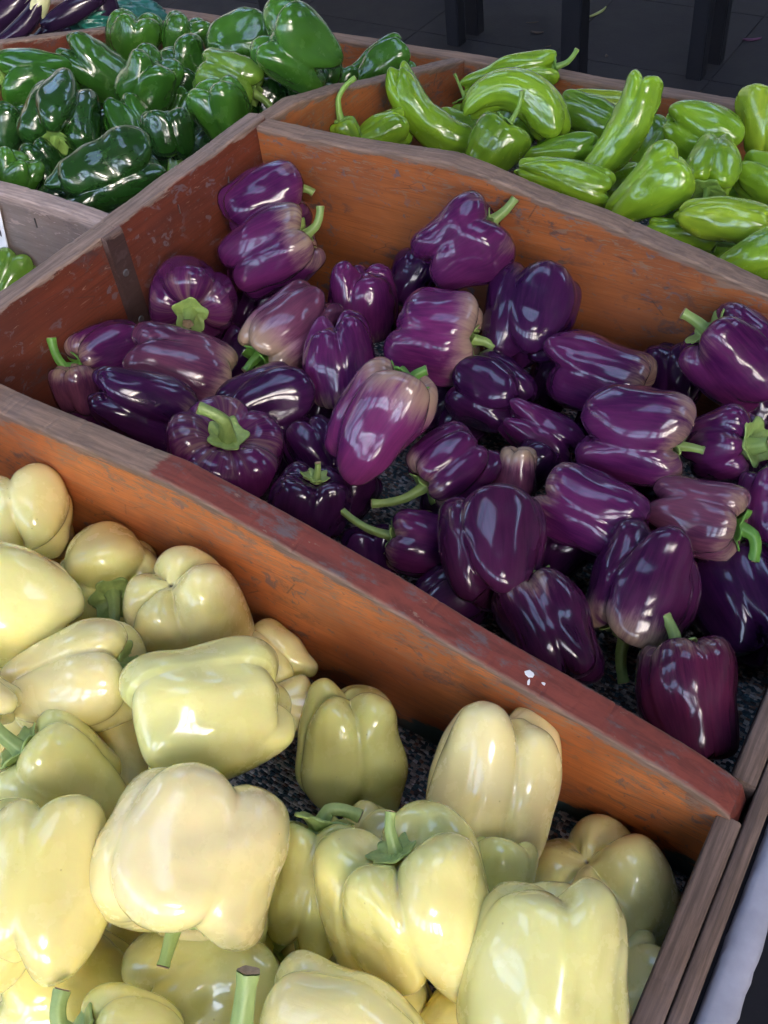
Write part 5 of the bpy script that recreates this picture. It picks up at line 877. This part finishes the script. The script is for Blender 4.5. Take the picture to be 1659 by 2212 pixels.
('P', [0.5468, 0.2977, 0.042], [0.1983, 0.9668, 0.1614, -0.6616, 0.0105, 0.7498, 0.7232, -0.2555, 0.6417], 0.0529, 0.0597, {'n': 4, 'g': 0.2, 'tp': 0.85, 'roll': 32, 'lump': 1, 'c': 1, 'pale': 0, 'scar': 0, 'bend': 0, 'st': None, 'cal': 0}, 'dark pepper below the three tiered one'),
('P', [0.4952, 0.3727, 0.0369], [0.2367, 0.9538, 0.1852, -0.6931, 0.0321, 0.7202, 0.6809, -0.2988, 0.6686], 0.0567, 0.0639, {'n': 4, 'g': 0.2, 'tp': 0.85, 'roll': 64, 'lump': 1, 'c': 1, 'pale': 0, 'scar': 0, 'bend': 0, 'st': None, 'cal': 0}, 'dark pepper in shade left of the three tiered one'),
('Y', [0.2886, -0.0933, 0.0346], [0.5235, 0.852, 0.0063, -0.2704, 0.1591, 0.9495, 0.808, -0.4988, 0.3136], 0.0692, 0.0738, {'n': 4, 'g': 0.16, 'tp': 0.85, 'roll': 43, 'lump': 1, 'c': 0, 'pale': 0, 'scar': 0, 'bend': 0, 'st': None, 'cal': 0}, 'shaded cream pepper behind the straight stemmed tapered one'),
('Y', [0.2506, -0.2073, 0.07], [0.5898, 0.8064, -0.0444, -0.1411, 0.157, 0.9775, 0.7952, -0.5702, 0.2064], 0.0591, 0.0635, {'n': 4, 'g': 0.16, 'tp': 0.85, 'roll': 76, 'lump': 1, 'c': 1, 'pale': 0, 'scar': 0, 'bend': 0, 'st': None, 'cal': 0}, 'shaded yellow pepper at the left edge above the poking stem'),
('P', [0.58, 0.2235, 0.0453], [0.1732, 0.6601, 0.7309, -0.6196, -0.5039, 0.6018, 0.7656, -0.5571, 0.3217], 0.0542, 0.0603, {'n': 4, 'g': 0.2, 'tp': 0.85, 'roll': 84, 'lump': 1, 'c': 1, 'pale': 0, 'scar': 0, 'bend': 0, 'st': None, 'cal': 0}, 'dark pepper below the long boxy one'),
('P', [0.3219, 0.1674, 0.045], [0.4418, 0.8898, 0.1146, -0.527, 0.154, 0.8358, 0.726, -0.4297, 0.5369], 0.054, 0.0609, {'n': 4, 'g': 0.2, 'tp': 0.85, 'roll': 36, 'lump': 1, 'c': 1, 'pale': 0, 'scar': 0, 'bend': 0, 'st': None, 'cal': 0}, 'dark pepper right of the squarish one with the tiny nub'),
('P', [0.5903, 0.2956, 0.0531], [0.1546, 0.9747, 0.1613, -0.6716, -0.0161, 0.7407, 0.7246, -0.2229, 0.6521], 0.0513, 0.0579, {'n': 4, 'g': 0.2, 'tp': 0.85, 'roll': 38, 'lump': 1, 'c': 1, 'pale': 0, 'scar': 0, 'bend': 0, 'st': None, 'cal': 0}, 'dark pepper between the boxy and mauve ones'),
('P', [0.6662, 0.2571, 0.0366], [0.074, 0.9881, 0.1352, -0.6451, -0.056, 0.7621, 0.7605, -0.1436, 0.6332], 0.0535, 0.0596, {'n': 4, 'g': 0.2, 'tp': 0.85, 'roll': 49, 'lump': 1, 'c': 1, 'pale': 0, 'scar': 0, 'bend': 0, 'st': None, 'cal': 0}, 'dark violet pepper above the deep violet twisted one'),
('P', [0.5347, 0.123, 0.04], [0.2365, 0.9663, 0.1015, -0.5325, 0.0415, 0.8454, 0.8127, -0.254, 0.5244], 0.0478, 0.0539, {'n': 4, 'g': 0.2, 'tp': 0.85, 'roll': 58, 'lump': 1, 'c': 1, 'pale': 0, 'scar': 0, 'bend': 0, 'st': None, 'cal': 0}, 'dark pepper low under the large plum one'),
('P', [0.2324, 0.2445, 0.05], [0.4951, 0.8579, 0.1373, -0.5613, 0.1953, 0.8043, 0.6632, -0.4753, 0.5782], 0.053, 0.0607, {'n': 4, 'g': 0.2, 'tp': 0.85, 'roll': 43, 'lump': 1, 'c': 1, 'pale': 0, 'scar': 0, 'bend': 0, 'st': None, 'cal': 0}, 'dark pepper in the gap right of the wide violet one'),
('Y', [0.06, -0.18, 0.042], [-0.1056, 0.2606, 0.9596, 0.0285, 0.9654, -0.2591, -0.994, -0.0, -0.1094], 0.088, 0.096, {'n': 4, 'g': 0.16, 'tp': 0.9, 'roll': 38, 'lump': 1, 'c': 1, 'pale': 0, 'scar': 0, 'bend': 0, 'st': None, 'cal': 0}, 'cream bell pepper at the bottom of the heap, under or beyond the others'),
('Y', [0.06, -0.27, 0.042], [-0.0479, -0.0058, 0.9988, -0.0003, 1.0, 0.0058, -0.9989, 0.0, -0.0479], 0.088, 0.096, {'n': 4, 'g': 0.16, 'tp': 0.9, 'roll': 31, 'lump': 1, 'c': 1, 'pale': 0, 'scar': 0, 'bend': 0, 'st': None, 'cal': 0}, 'cream bell pepper at the bottom of the heap, under or beyond the others'),
('Y', [0.06, -0.36, 0.042], [0.2305, 0.4001, 0.887, -0.1006, 0.9165, -0.3872, -0.9679, -0.0, 0.2515], 0.088, 0.096, {'n': 4, 'g': 0.16, 'tp': 0.9, 'roll': 52, 'lump': 1, 'c': 0, 'pale': 0, 'scar': 0, 'bend': 0, 'st': None, 'cal': 0}, 'cream bell pepper at the bottom of the heap, under or beyond the others'),
('Y', [0.06, -0.45, 0.042], [-0.1858, 0.0731, 0.9799, 0.0136, 0.9973, -0.0718, -0.9825, -0.0, -0.1863], 0.088, 0.096, {'n': 4, 'g': 0.16, 'tp': 0.9, 'roll': 74, 'lump': 1, 'c': 2, 'pale': 0, 'scar': 0, 'bend': 0, 'st': None, 'cal': 0}, 'cream bell pepper at the bottom of the heap, under or beyond the others'),
('Y', [0.06, -0.54, 0.042], [-0.0313, -0.8347, 0.5498, -0.0475, 0.5507, 0.8333, -0.9984, 0.0, -0.0569], 0.088, 0.096, {'n': 4, 'g': 0.16, 'tp': 0.9, 'roll': 30, 'lump': 1, 'c': 0, 'pale': 0, 'scar': 0, 'bend': 0, 'st': None, 'cal': 0}, 'cream bell pepper at the bottom of the heap, under or beyond the others'),
('Y', [0.148, -0.09, 0.042], [0.1226, 0.78, 0.6136, -0.1529, 0.6258, -0.7649, -0.9806, -0.0, 0.196], 0.088, 0.096, {'n': 4, 'g': 0.16, 'tp': 0.9, 'roll': 51, 'lump': 1, 'c': 0, 'pale': 0, 'scar': 0, 'bend': 0, 'st': None, 'cal': 0}, 'cream bell pepper at the bottom of the heap, under or beyond the others'),
('Y', [0.148, -0.18, 0.042], [0.1426, 0.1678, -0.9755, 0.0243, -0.9858, -0.1661, -0.9895, 0.0, -0.1446], 0.088, 0.096, {'n': 4, 'g': 0.16, 'tp': 0.9, 'roll': 49, 'lump': 1, 'c': 1, 'pale': 0, 'scar': 0, 'bend': 0, 'st': None, 'cal': 0}, 'cream bell pepper at the bottom of the heap, under or beyond the others'),
('Y', [0.148, -0.27, 0.042], [0.2212, 0.3264, -0.919, 0.0764, -0.9452, -0.3174, -0.9722, 0.0, -0.2341], 0.088, 0.096, {'n': 4, 'g': 0.16, 'tp': 0.9, 'roll': 88, 'lump': 1, 'c': 2, 'pale': 0, 'scar': 0, 'bend': 0, 'st': None, 'cal': 0}, 'cream bell pepper at the bottom of the heap, under or beyond the others'),
('Y', [0.148, -0.36, 0.042], [0.0057, -0.9839, -0.1784, -0.0312, -0.1785, 0.9835, -0.9995, 0.0, -0.0317], 0.088, 0.096, {'n': 4, 'g': 0.16, 'tp': 0.9, 'roll': 27, 'lump': 1, 'c': 0, 'pale': 0, 'scar': 0, 'bend': 0, 'st': None, 'cal': 0}, 'cream bell pepper at the bottom of the heap, under or beyond the others'),
('Y', [0.148, -0.45, 0.042], [-0.1819, -0.0172, 0.9832, -0.0031, 0.9999, 0.017, -0.9833, 0.0, -0.1819], 0.088, 0.096, {'n': 4, 'g': 0.16, 'tp': 0.9, 'roll': 57, 'lump': 1, 'c': 1, 'pale': 0, 'scar': 0, 'bend': 0, 'st': None, 'cal': 0}, 'cream bell pepper at the bottom of the heap, under or beyond the others'),
('Y', [0.148, -0.54, 0.042], [0.2082, 0.4391, 0.874, -0.1018, 0.8984, -0.4272, -0.9728, -0.0, 0.2317], 0.088, 0.096, {'n': 4, 'g': 0.16, 'tp': 0.9, 'roll': 17, 'lump': 1, 'c': 1, 'pale': 0, 'scar': 0, 'bend': 0, 'st': None, 'cal': 0}, 'cream bell pepper at the bottom of the heap, under or beyond the others'),
('Y', [0.236, -0.27, 0.042], [-0.096, -0.2818, -0.9547, 0.0282, -0.9595, 0.2804, -0.995, 0.0, 0.1], 0.088, 0.096, {'n': 4, 'g': 0.16, 'tp': 0.9, 'roll': 31, 'lump': 1, 'c': 2, 'pale': 0, 'scar': 0, 'bend': 0, 'st': None, 'cal': 0}, 'cream bell pepper at the bottom of the heap, under or beyond the others'),
('Y', [0.236, -0.36, 0.042], [-0.0912, -0.8539, -0.5124, 0.1497, -0.5205, 0.8406, -0.9845, 0.0, 0.1753], 0.088, 0.096, {'n': 4, 'g': 0.16, 'tp': 0.9, 'roll': 48, 'lump': 1, 'c': 1, 'pale': 0, 'scar': 0, 'bend': 0, 'st': None, 'cal': 0}, 'cream bell pepper at the bottom of the heap, under or beyond the others'),
('Y', [0.236, -0.45, 0.042], [-0.1181, 0.5556, -0.823, -0.0789, -0.8315, -0.55, -0.9899, 0.0, 0.142], 0.088, 0.096, {'n': 4, 'g': 0.16, 'tp': 0.9, 'roll': 52, 'lump': 1, 'c': 1, 'pale': 0, 'scar': 0, 'bend': 0, 'st': None, 'cal': 0}, 'cream bell pepper at the bottom of the heap, under or beyond the others'),
('Y', [0.236, -0.54, 0.042], [-0.0432, 0.9308, -0.3631, -0.1099, -0.3656, -0.9242, -0.993, 0.0, 0.1181], 0.088, 0.096, {'n': 4, 'g': 0.16, 'tp': 0.9, 'roll': 37, 'lump': 1, 'c': 0, 'pale': 0, 'scar': 0, 'bend': 0, 'st': None, 'cal': 0}, 'cream bell pepper at the bottom of the heap, under or beyond the others'),
('Y', [0.324, -0.36, 0.042], [-0.2028, -0.2429, 0.9486, -0.0508, 0.9701, 0.2375, -0.9779, 0.0, -0.209], 0.088, 0.096, {'n': 4, 'g': 0.16, 'tp': 0.9, 'roll': 27, 'lump': 1, 'c': 0, 'pale': 0, 'scar': 0, 'bend': 0, 'st': None, 'cal': 0}, 'cream bell pepper at the bottom of the heap, under or beyond the others'),
('Y', [0.324, -0.45, 0.042], [-0.0776, -0.9569, 0.2798, -0.2558, 0.2904, 0.9221, -0.9636, 0.0, -0.2673], 0.088, 0.096, {'n': 4, 'g': 0.16, 'tp': 0.9, 'roll': 88, 'lump': 1, 'c': 0, 'pale': 0, 'scar': 0, 'bend': 0, 'st': None, 'cal': 0}, 'cream bell pepper at the bottom of the heap, under or beyond the others'),
('Y', [0.324, -0.54, 0.042], [-0.1852, 0.591, -0.7851, -0.1357, -0.8066, -0.5753, -0.9733, 0.0, 0.2296], 0.088, 0.096, {'n': 4, 'g': 0.16, 'tp': 0.9, 'roll': 70, 'lump': 1, 'c': 1, 'pale': 0, 'scar': 0, 'bend': 0, 'st': None, 'cal': 0}, 'cream bell pepper at the bottom of the heap, under or beyond the others'),
('Y', [0.412, -0.36, 0.042], [0.0333, -0.745, -0.6662, -0.0372, -0.667, 0.7441, -0.9988, 0.0, -0.0499], 0.088, 0.096, {'n': 4, 'g': 0.16, 'tp': 0.9, 'roll': 25, 'lump': 1, 'c': 2, 'pale': 0, 'scar': 0, 'bend': 0, 'st': None, 'cal': 0}, 'cream bell pepper at the bottom of the heap, under or beyond the others'),
('Y', [0.412, -0.45, 0.042], [0.0568, 0.9761, 0.2098, -0.2552, 0.2174, -0.9421, -0.9652, -0.0, 0.2615], 0.088, 0.096, {'n': 4, 'g': 0.16, 'tp': 0.9, 'roll': 23, 'lump': 1, 'c': 1, 'pale': 0, 'scar': 0, 'bend': 0, 'st': None, 'cal': 0}, 'cream bell pepper at the bottom of the heap, under or beyond the others'),
('Y', [0.412, -0.54, 0.042], [0.0257, 0.9627, -0.2692, 0.0913, -0.2704, -0.9584, -0.9955, 0.0, -0.0949], 0.088, 0.096, {'n': 4, 'g': 0.16, 'tp': 0.9, 'roll': 1, 'lump': 1, 'c': 2, 'pale': 0, 'scar': 0, 'bend': 0, 'st': None, 'cal': 0}, 'cream bell pepper at the bottom of the heap, under or beyond the others'),
('Y', [0.5, -0.36, 0.042], [0.0269, -0.9925, 0.119, 0.2191, 0.122, 0.968, -0.9753, 0.0, 0.2208], 0.088, 0.096, {'n': 4, 'g': 0.16, 'tp': 0.9, 'roll': 9, 'lump': 1, 'c': 1, 'pale': 0, 'scar': 0, 'bend': 0, 'st': None, 'cal': 0}, 'cream bell pepper at the bottom of the heap, under or beyond the others'),
('Y', [0.5, -0.45, 0.042], [-0.0033, 0.9877, -0.1565, -0.0207, -0.1566, -0.9874, -0.9998, 0.0, 0.021], 0.088, 0.096, {'n': 4, 'g': 0.16, 'tp': 0.9, 'roll': 67, 'lump': 1, 'c': 0, 'pale': 0, 'scar': 0, 'bend': 0, 'st': None, 'cal': 0}, 'cream bell pepper at the bottom of the heap, under or beyond the others'),
('Y', [0.5, -0.54, 0.042], [0.2663, -0.0374, -0.9632, -0.01, -0.9993, 0.036, -0.9638, 0.0, -0.2665], 0.088, 0.096, {'n': 4, 'g': 0.16, 'tp': 0.9, 'roll': 21, 'lump': 1, 'c': 0, 'pale': 0, 'scar': 0, 'bend': 0, 'st': None, 'cal': 0}, 'cream bell pepper at the bottom of the heap, under or beyond the others'),
('Y', [0.588, -0.27, 0.042], [0.0135, 0.1855, -0.9826, 0.0025, -0.9826, -0.1855, -0.9999, 0.0, -0.0137], 0.088, 0.096, {'n': 4, 'g': 0.16, 'tp': 0.9, 'roll': 3, 'lump': 1, 'c': 2, 'pale': 0, 'scar': 0, 'bend': 0, 'st': None, 'cal': 0}, 'cream bell pepper at the bottom of the heap, under or beyond the others'),
('Y', [0.588, -0.36, 0.042], [0.0339, -0.126, 0.9914, 0.0043, 0.992, 0.126, -0.9994, 0.0, 0.0341], 0.088, 0.096, {'n': 4, 'g': 0.16, 'tp': 0.9, 'roll': 34, 'lump': 1, 'c': 1, 'pale': 0, 'scar': 0, 'bend': 0, 'st': None, 'cal': 0}, 'cream bell pepper at the bottom of the heap, under or beyond the others'),
('Y', [0.588, -0.45, 0.042], [-0.1122, 0.576, -0.8097, -0.0791, -0.8174, -0.5705, -0.9905, 0.0, 0.1373], 0.088, 0.096, {'n': 4, 'g': 0.16, 'tp': 0.9, 'roll': 62, 'lump': 1, 'c': 1, 'pale': 0, 'scar': 0, 'bend': 0, 'st': None, 'cal': 0}, 'cream bell pepper at the bottom of the heap, under or beyond the others'),
('Y', [0.588, -0.54, 0.042], [0.0046, 0.3842, -0.9233, 0.0019, -0.9233, -0.3841, -1.0, 0.0, -0.0049], 0.088, 0.096, {'n': 4, 'g': 0.16, 'tp': 0.9, 'roll': 53, 'lump': 1, 'c': 1, 'pale': 0, 'scar': 0, 'bend': 0, 'st': None, 'cal': 0}, 'cream bell pepper at the bottom of the heap, under or beyond the others'),
('Y', [0.676, -0.27, 0.042], [0.0004, -0.9999, 0.0126, 0.0316, 0.0126, 0.9994, -0.9995, 0.0, 0.0316], 0.088, 0.096, {'n': 4, 'g': 0.16, 'tp': 0.9, 'roll': 30, 'lump': 1, 'c': 2, 'pale': 0, 'scar': 0, 'bend': 0, 'st': None, 'cal': 0}, 'cream bell pepper at the bottom of the heap, under or beyond the others'),
('Y', [0.676, -0.36, 0.042], [0.105, -0.9321, 0.3466, 0.2703, 0.3622, 0.8921, -0.957, 0.0, 0.29], 0.088, 0.096, {'n': 4, 'g': 0.16, 'tp': 0.9, 'roll': 45, 'lump': 1, 'c': 2, 'pale': 0, 'scar': 0, 'bend': 0, 'st': None, 'cal': 0}, 'cream bell pepper at the bottom of the heap, under or beyond the others'),
('Y', [0.676, -0.45, 0.042], [-0.1184, 0.2799, 0.9527, 0.0345, 0.96, -0.2778, -0.9924, -0.0, -0.1233], 0.088, 0.096, {'n': 4, 'g': 0.16, 'tp': 0.9, 'roll': 88, 'lump': 1, 'c': 1, 'pale': 0, 'scar': 0, 'bend': 0, 'st': None, 'cal': 0}, 'cream bell pepper at the bottom of the heap, under or beyond the others'),
('Y', [0.676, -0.54, 0.042], [0.0191, -0.9975, -0.0684, -0.268, -0.071, 0.9608, -0.9632, 0.0, -0.2686], 0.088, 0.096, {'n': 4, 'g': 0.16, 'tp': 0.9, 'roll': 87, 'lump': 1, 'c': 0, 'pale': 0, 'scar': 0, 'bend': 0, 'st': None, 'cal': 0}, 'cream bell pepper at the bottom of the heap, under or beyond the others')]


def make_stem(body, kind, W, L, base, bender, ptop, st, seed):
    rs = np.random.RandomState(seed + 77)
    ln, dv, kb, k = st
    dv = np.array(dv); A = np.array([0, 0, 1.0])
    sc = k * (1.0 if kind != 'K' else .8)
    r0 = .0046 * sc; ln = ln * .85
    b = base.copy()
    dv = dv - A * min(0, dv @ A) * .6
    n = 18; path = []; rad = []
    # rise out of the hollow, then bend over
    for i in range(n):
        s = i / (n - 1)
        path.append(b + A * (.012 * min(1, s * 3) + ln * (s - kb * .75 * s * s)) + dv * ln * kb * 1.15 * s ** 1.7)
        rad.append(r0 * (1.0 + .9 * math.exp(-s * 9) - .12 * s + .16 * sstep(np.array(s), .82, 1.0)))
    path = bender(np.array(path))
    V, F, T = tube(path, rad, ridge=.09)
    nu = 18
    colr = {'Y': (.31, .41, .13), 'P': (.21, .30, .08), 'G': (.16, .27, .06), 'K': (.19, .33, .06)}[kind]
    if kind == 'P' and rs.rand() < .35: colr = (.10, .24, .035)
    Fl = [tuple(f) for f in F]
    so = obj('stem', mesh_np('stem', V, Fl, STEM, True), body); so.color = (*colr, 1)
    # cut end
    e = path[-1] + T[-1] * .0004
    ring = V[-nu:]
    Vc = [tuple(e + (p - path[-1]) * .97 + T[-1] * .0003) for p in ring] + [tuple(e + (p - path[-1]) * .55 - T[-1] * .0008) for p in ring] + [tuple(e - T[-1] * .0016)]
    Fc = [(q, (q + 1) % nu, nu + (q + 1) % nu, nu + q) for q in range(nu)] + [(nu + q, nu + (q + 1) % nu, 2 * nu) for q in range(nu)]
    obj('cut_end', mesh_np('cut_end', Vc, Fc, CUT, True), so)
    # calyx draped over the hollow
    nr, na = 9, 60; lobes = rs.randint(5, 7); Rc = min(.30 * W, .0175 * k ** .6) * rs.uniform(.9, 1.1)
    if kind == 'K': Rc = .26 * W
    V = []; ph = rs.uniform(0, 6.28)
    o = np.argsort(ptop[0]); pr, pz = ptop[0][o], ptop[1][o]
    for a in range(na):
        t = 2 * np.pi * a / na
        edge = Rc * (1 + .13 * math.cos(lobes * t + ph) + .05 * math.cos(2 * t + ph * 2) + .03 * math.sin(11 * t))
        for i in range(nr):
            f = i / (nr - 1); rr = edge * (.12 + .88 * f)
            zz = float(np.interp(rr / (W / 2), pr, pz)) * L - L / 2
            zz += .0018 + .0022 * (1 - f) + .0006 * math.sin(t * 7 + f * 5)
            V.append((rr * math.cos(t), rr * math.sin(t), zz))
    V = bender(np.array(V)); F = [tuple(x) for x in grid_faces(na, nr, True)]
    # under side a little lower gives the calyx its thickness
    m = len(V); V2 = V.copy(); V2 = V2 - np.array([0, 0, .0014]); V = np.vstack([V, V2])
    F += [tuple(m + q for q in f[::-1]) for f in F] + [(a * nr + nr - 1, ((a + 1) % na) * nr + nr - 1, m + ((a + 1) % na) * nr + nr - 1, m + a * nr + nr - 1) for a in range(na)]
    co = obj('calyx', mesh_np('calyx', V, F, STEM, True), so); co.color = tuple(c * 1.15 for c in colr) + (1,)

def make_cal(body, W, L, bender, seed):
    """eggplant calyx: pointed sepals clasping the stem end, with a short stalk"""
    na, nr = 60, 10; V = []
    for a in range(na):
        t = 2 * np.pi * a / na
        ln = .16 * L * (1 + .75 * abs(math.cos(2.5 * t)) ** 1.5)
        for i in range(nr):
            f = i / (nr - 1); s = f * ln
            h = .5 * L + .003 - s
            hh = (h + .5 * L) / L
            pr = np.array(PROF['egg'])
            rr = np.interp(min(1, hh), pr[6:, 1], pr[6:, 0]) * W / 2 * .98 + .0025
            rr = min(rr, .004 + s * 1.6)
            V.append((rr * math.cos(t), rr * math.sin(t) * .9, h))
    V = bender(np.array(V)); F = [tuple(x) for x in grid_faces(na, nr, True)]
    c = obj('calyx', mesh_np('calyx', V, F, STEM, True), body); c.color = (.42, .42, .22, 1)
    n = 10; path = [np.array([.004 * (i / n) ** 2, 0, .5 * L + .03 * i / n]) for i in range(n)]
    Vt, Ft, T = tube(bender(np.array(path)), [.006] * n)
    so = obj('stalk', mesh_np('stalk', Vt, [tuple(f) for f in Ft], STEM, True), c); so.color = (.35, .36, .18, 1)

for idx, (kind, loc, M, W, L, p, label) in enumerate(ROWS):
    name, cat, grp = META[kind]
    V, F, pcv, sc, base, bender, ptop = pepper_geo(kind, W, L, 100 + idx, **{k: v for k, v in p.items() if k in ('n', 'g', 'tp', 'roll', 'lump', 'bend')})
    me = mesh_np(name, V, F, MATS[kind], True, dict(pc=pcv, scar=sc * (1.0 if p['scar'] else .35)))
    o = obj(name, me)
    mm = Matrix(((M[0], M[1], M[2]), (M[3], M[4], M[5]), (M[6], M[7], M[8]))).to_4x4()
    mm.translation = Vector((loc[0], loc[1], loc[2] + Z0)); o.matrix_world = mm
    rr = random.Random(idx)
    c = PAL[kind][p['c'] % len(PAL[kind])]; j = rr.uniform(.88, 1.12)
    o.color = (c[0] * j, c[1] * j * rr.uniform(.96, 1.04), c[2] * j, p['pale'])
    tag(o, label, cat, grp)
    if p['st']: make_stem(o, kind, W, L, base, bender, ptop, p['st'], idx)
    if p['cal']: make_cal(o, W, L, bender, idx)

# ------------------------------------------------------------------ crumpled teal bag among the eggplants
def bag(loc, size, label, seed):
    rs = np.random.RandomState(seed); nu, nv = 48, 30
    th = np.linspace(0, 2 * np.pi, nu, endpoint=False); ph = np.linspace(.02, np.pi - .02, nv)
    T, P = np.meshgrid(th, ph, indexing='ij')
    N = np.stack([np.sin(P) * np.cos(T), np.sin(P) * np.sin(T), np.cos(P)], -1)
    r = np.ones(T.shape)
    for _i in range(9):
        f = rs.normal(size=3) * rs.uniform(2, 7); r += .12 * np.abs(np.sin(N @ f + rs.uniform(0, 6))) - .05
    V = N * r[..., None] * np.array(size)
    o = obj('plastic_bag', mesh_np('plastic_bag', V.reshape(-1, 3), grid_faces(nu, nv, True), TEAL, True), None, loc)
    tag(o, label, 'plastic bag')
bag((-0.623,0.819,Z0+0.135),(.035,.035,.022),'teal plastic bag crumpled between the eggplants',3)
bag((-0.622,0.908,Z0+0.105),(.055,.035,.022),'teal plastic film lying against the far board',8)
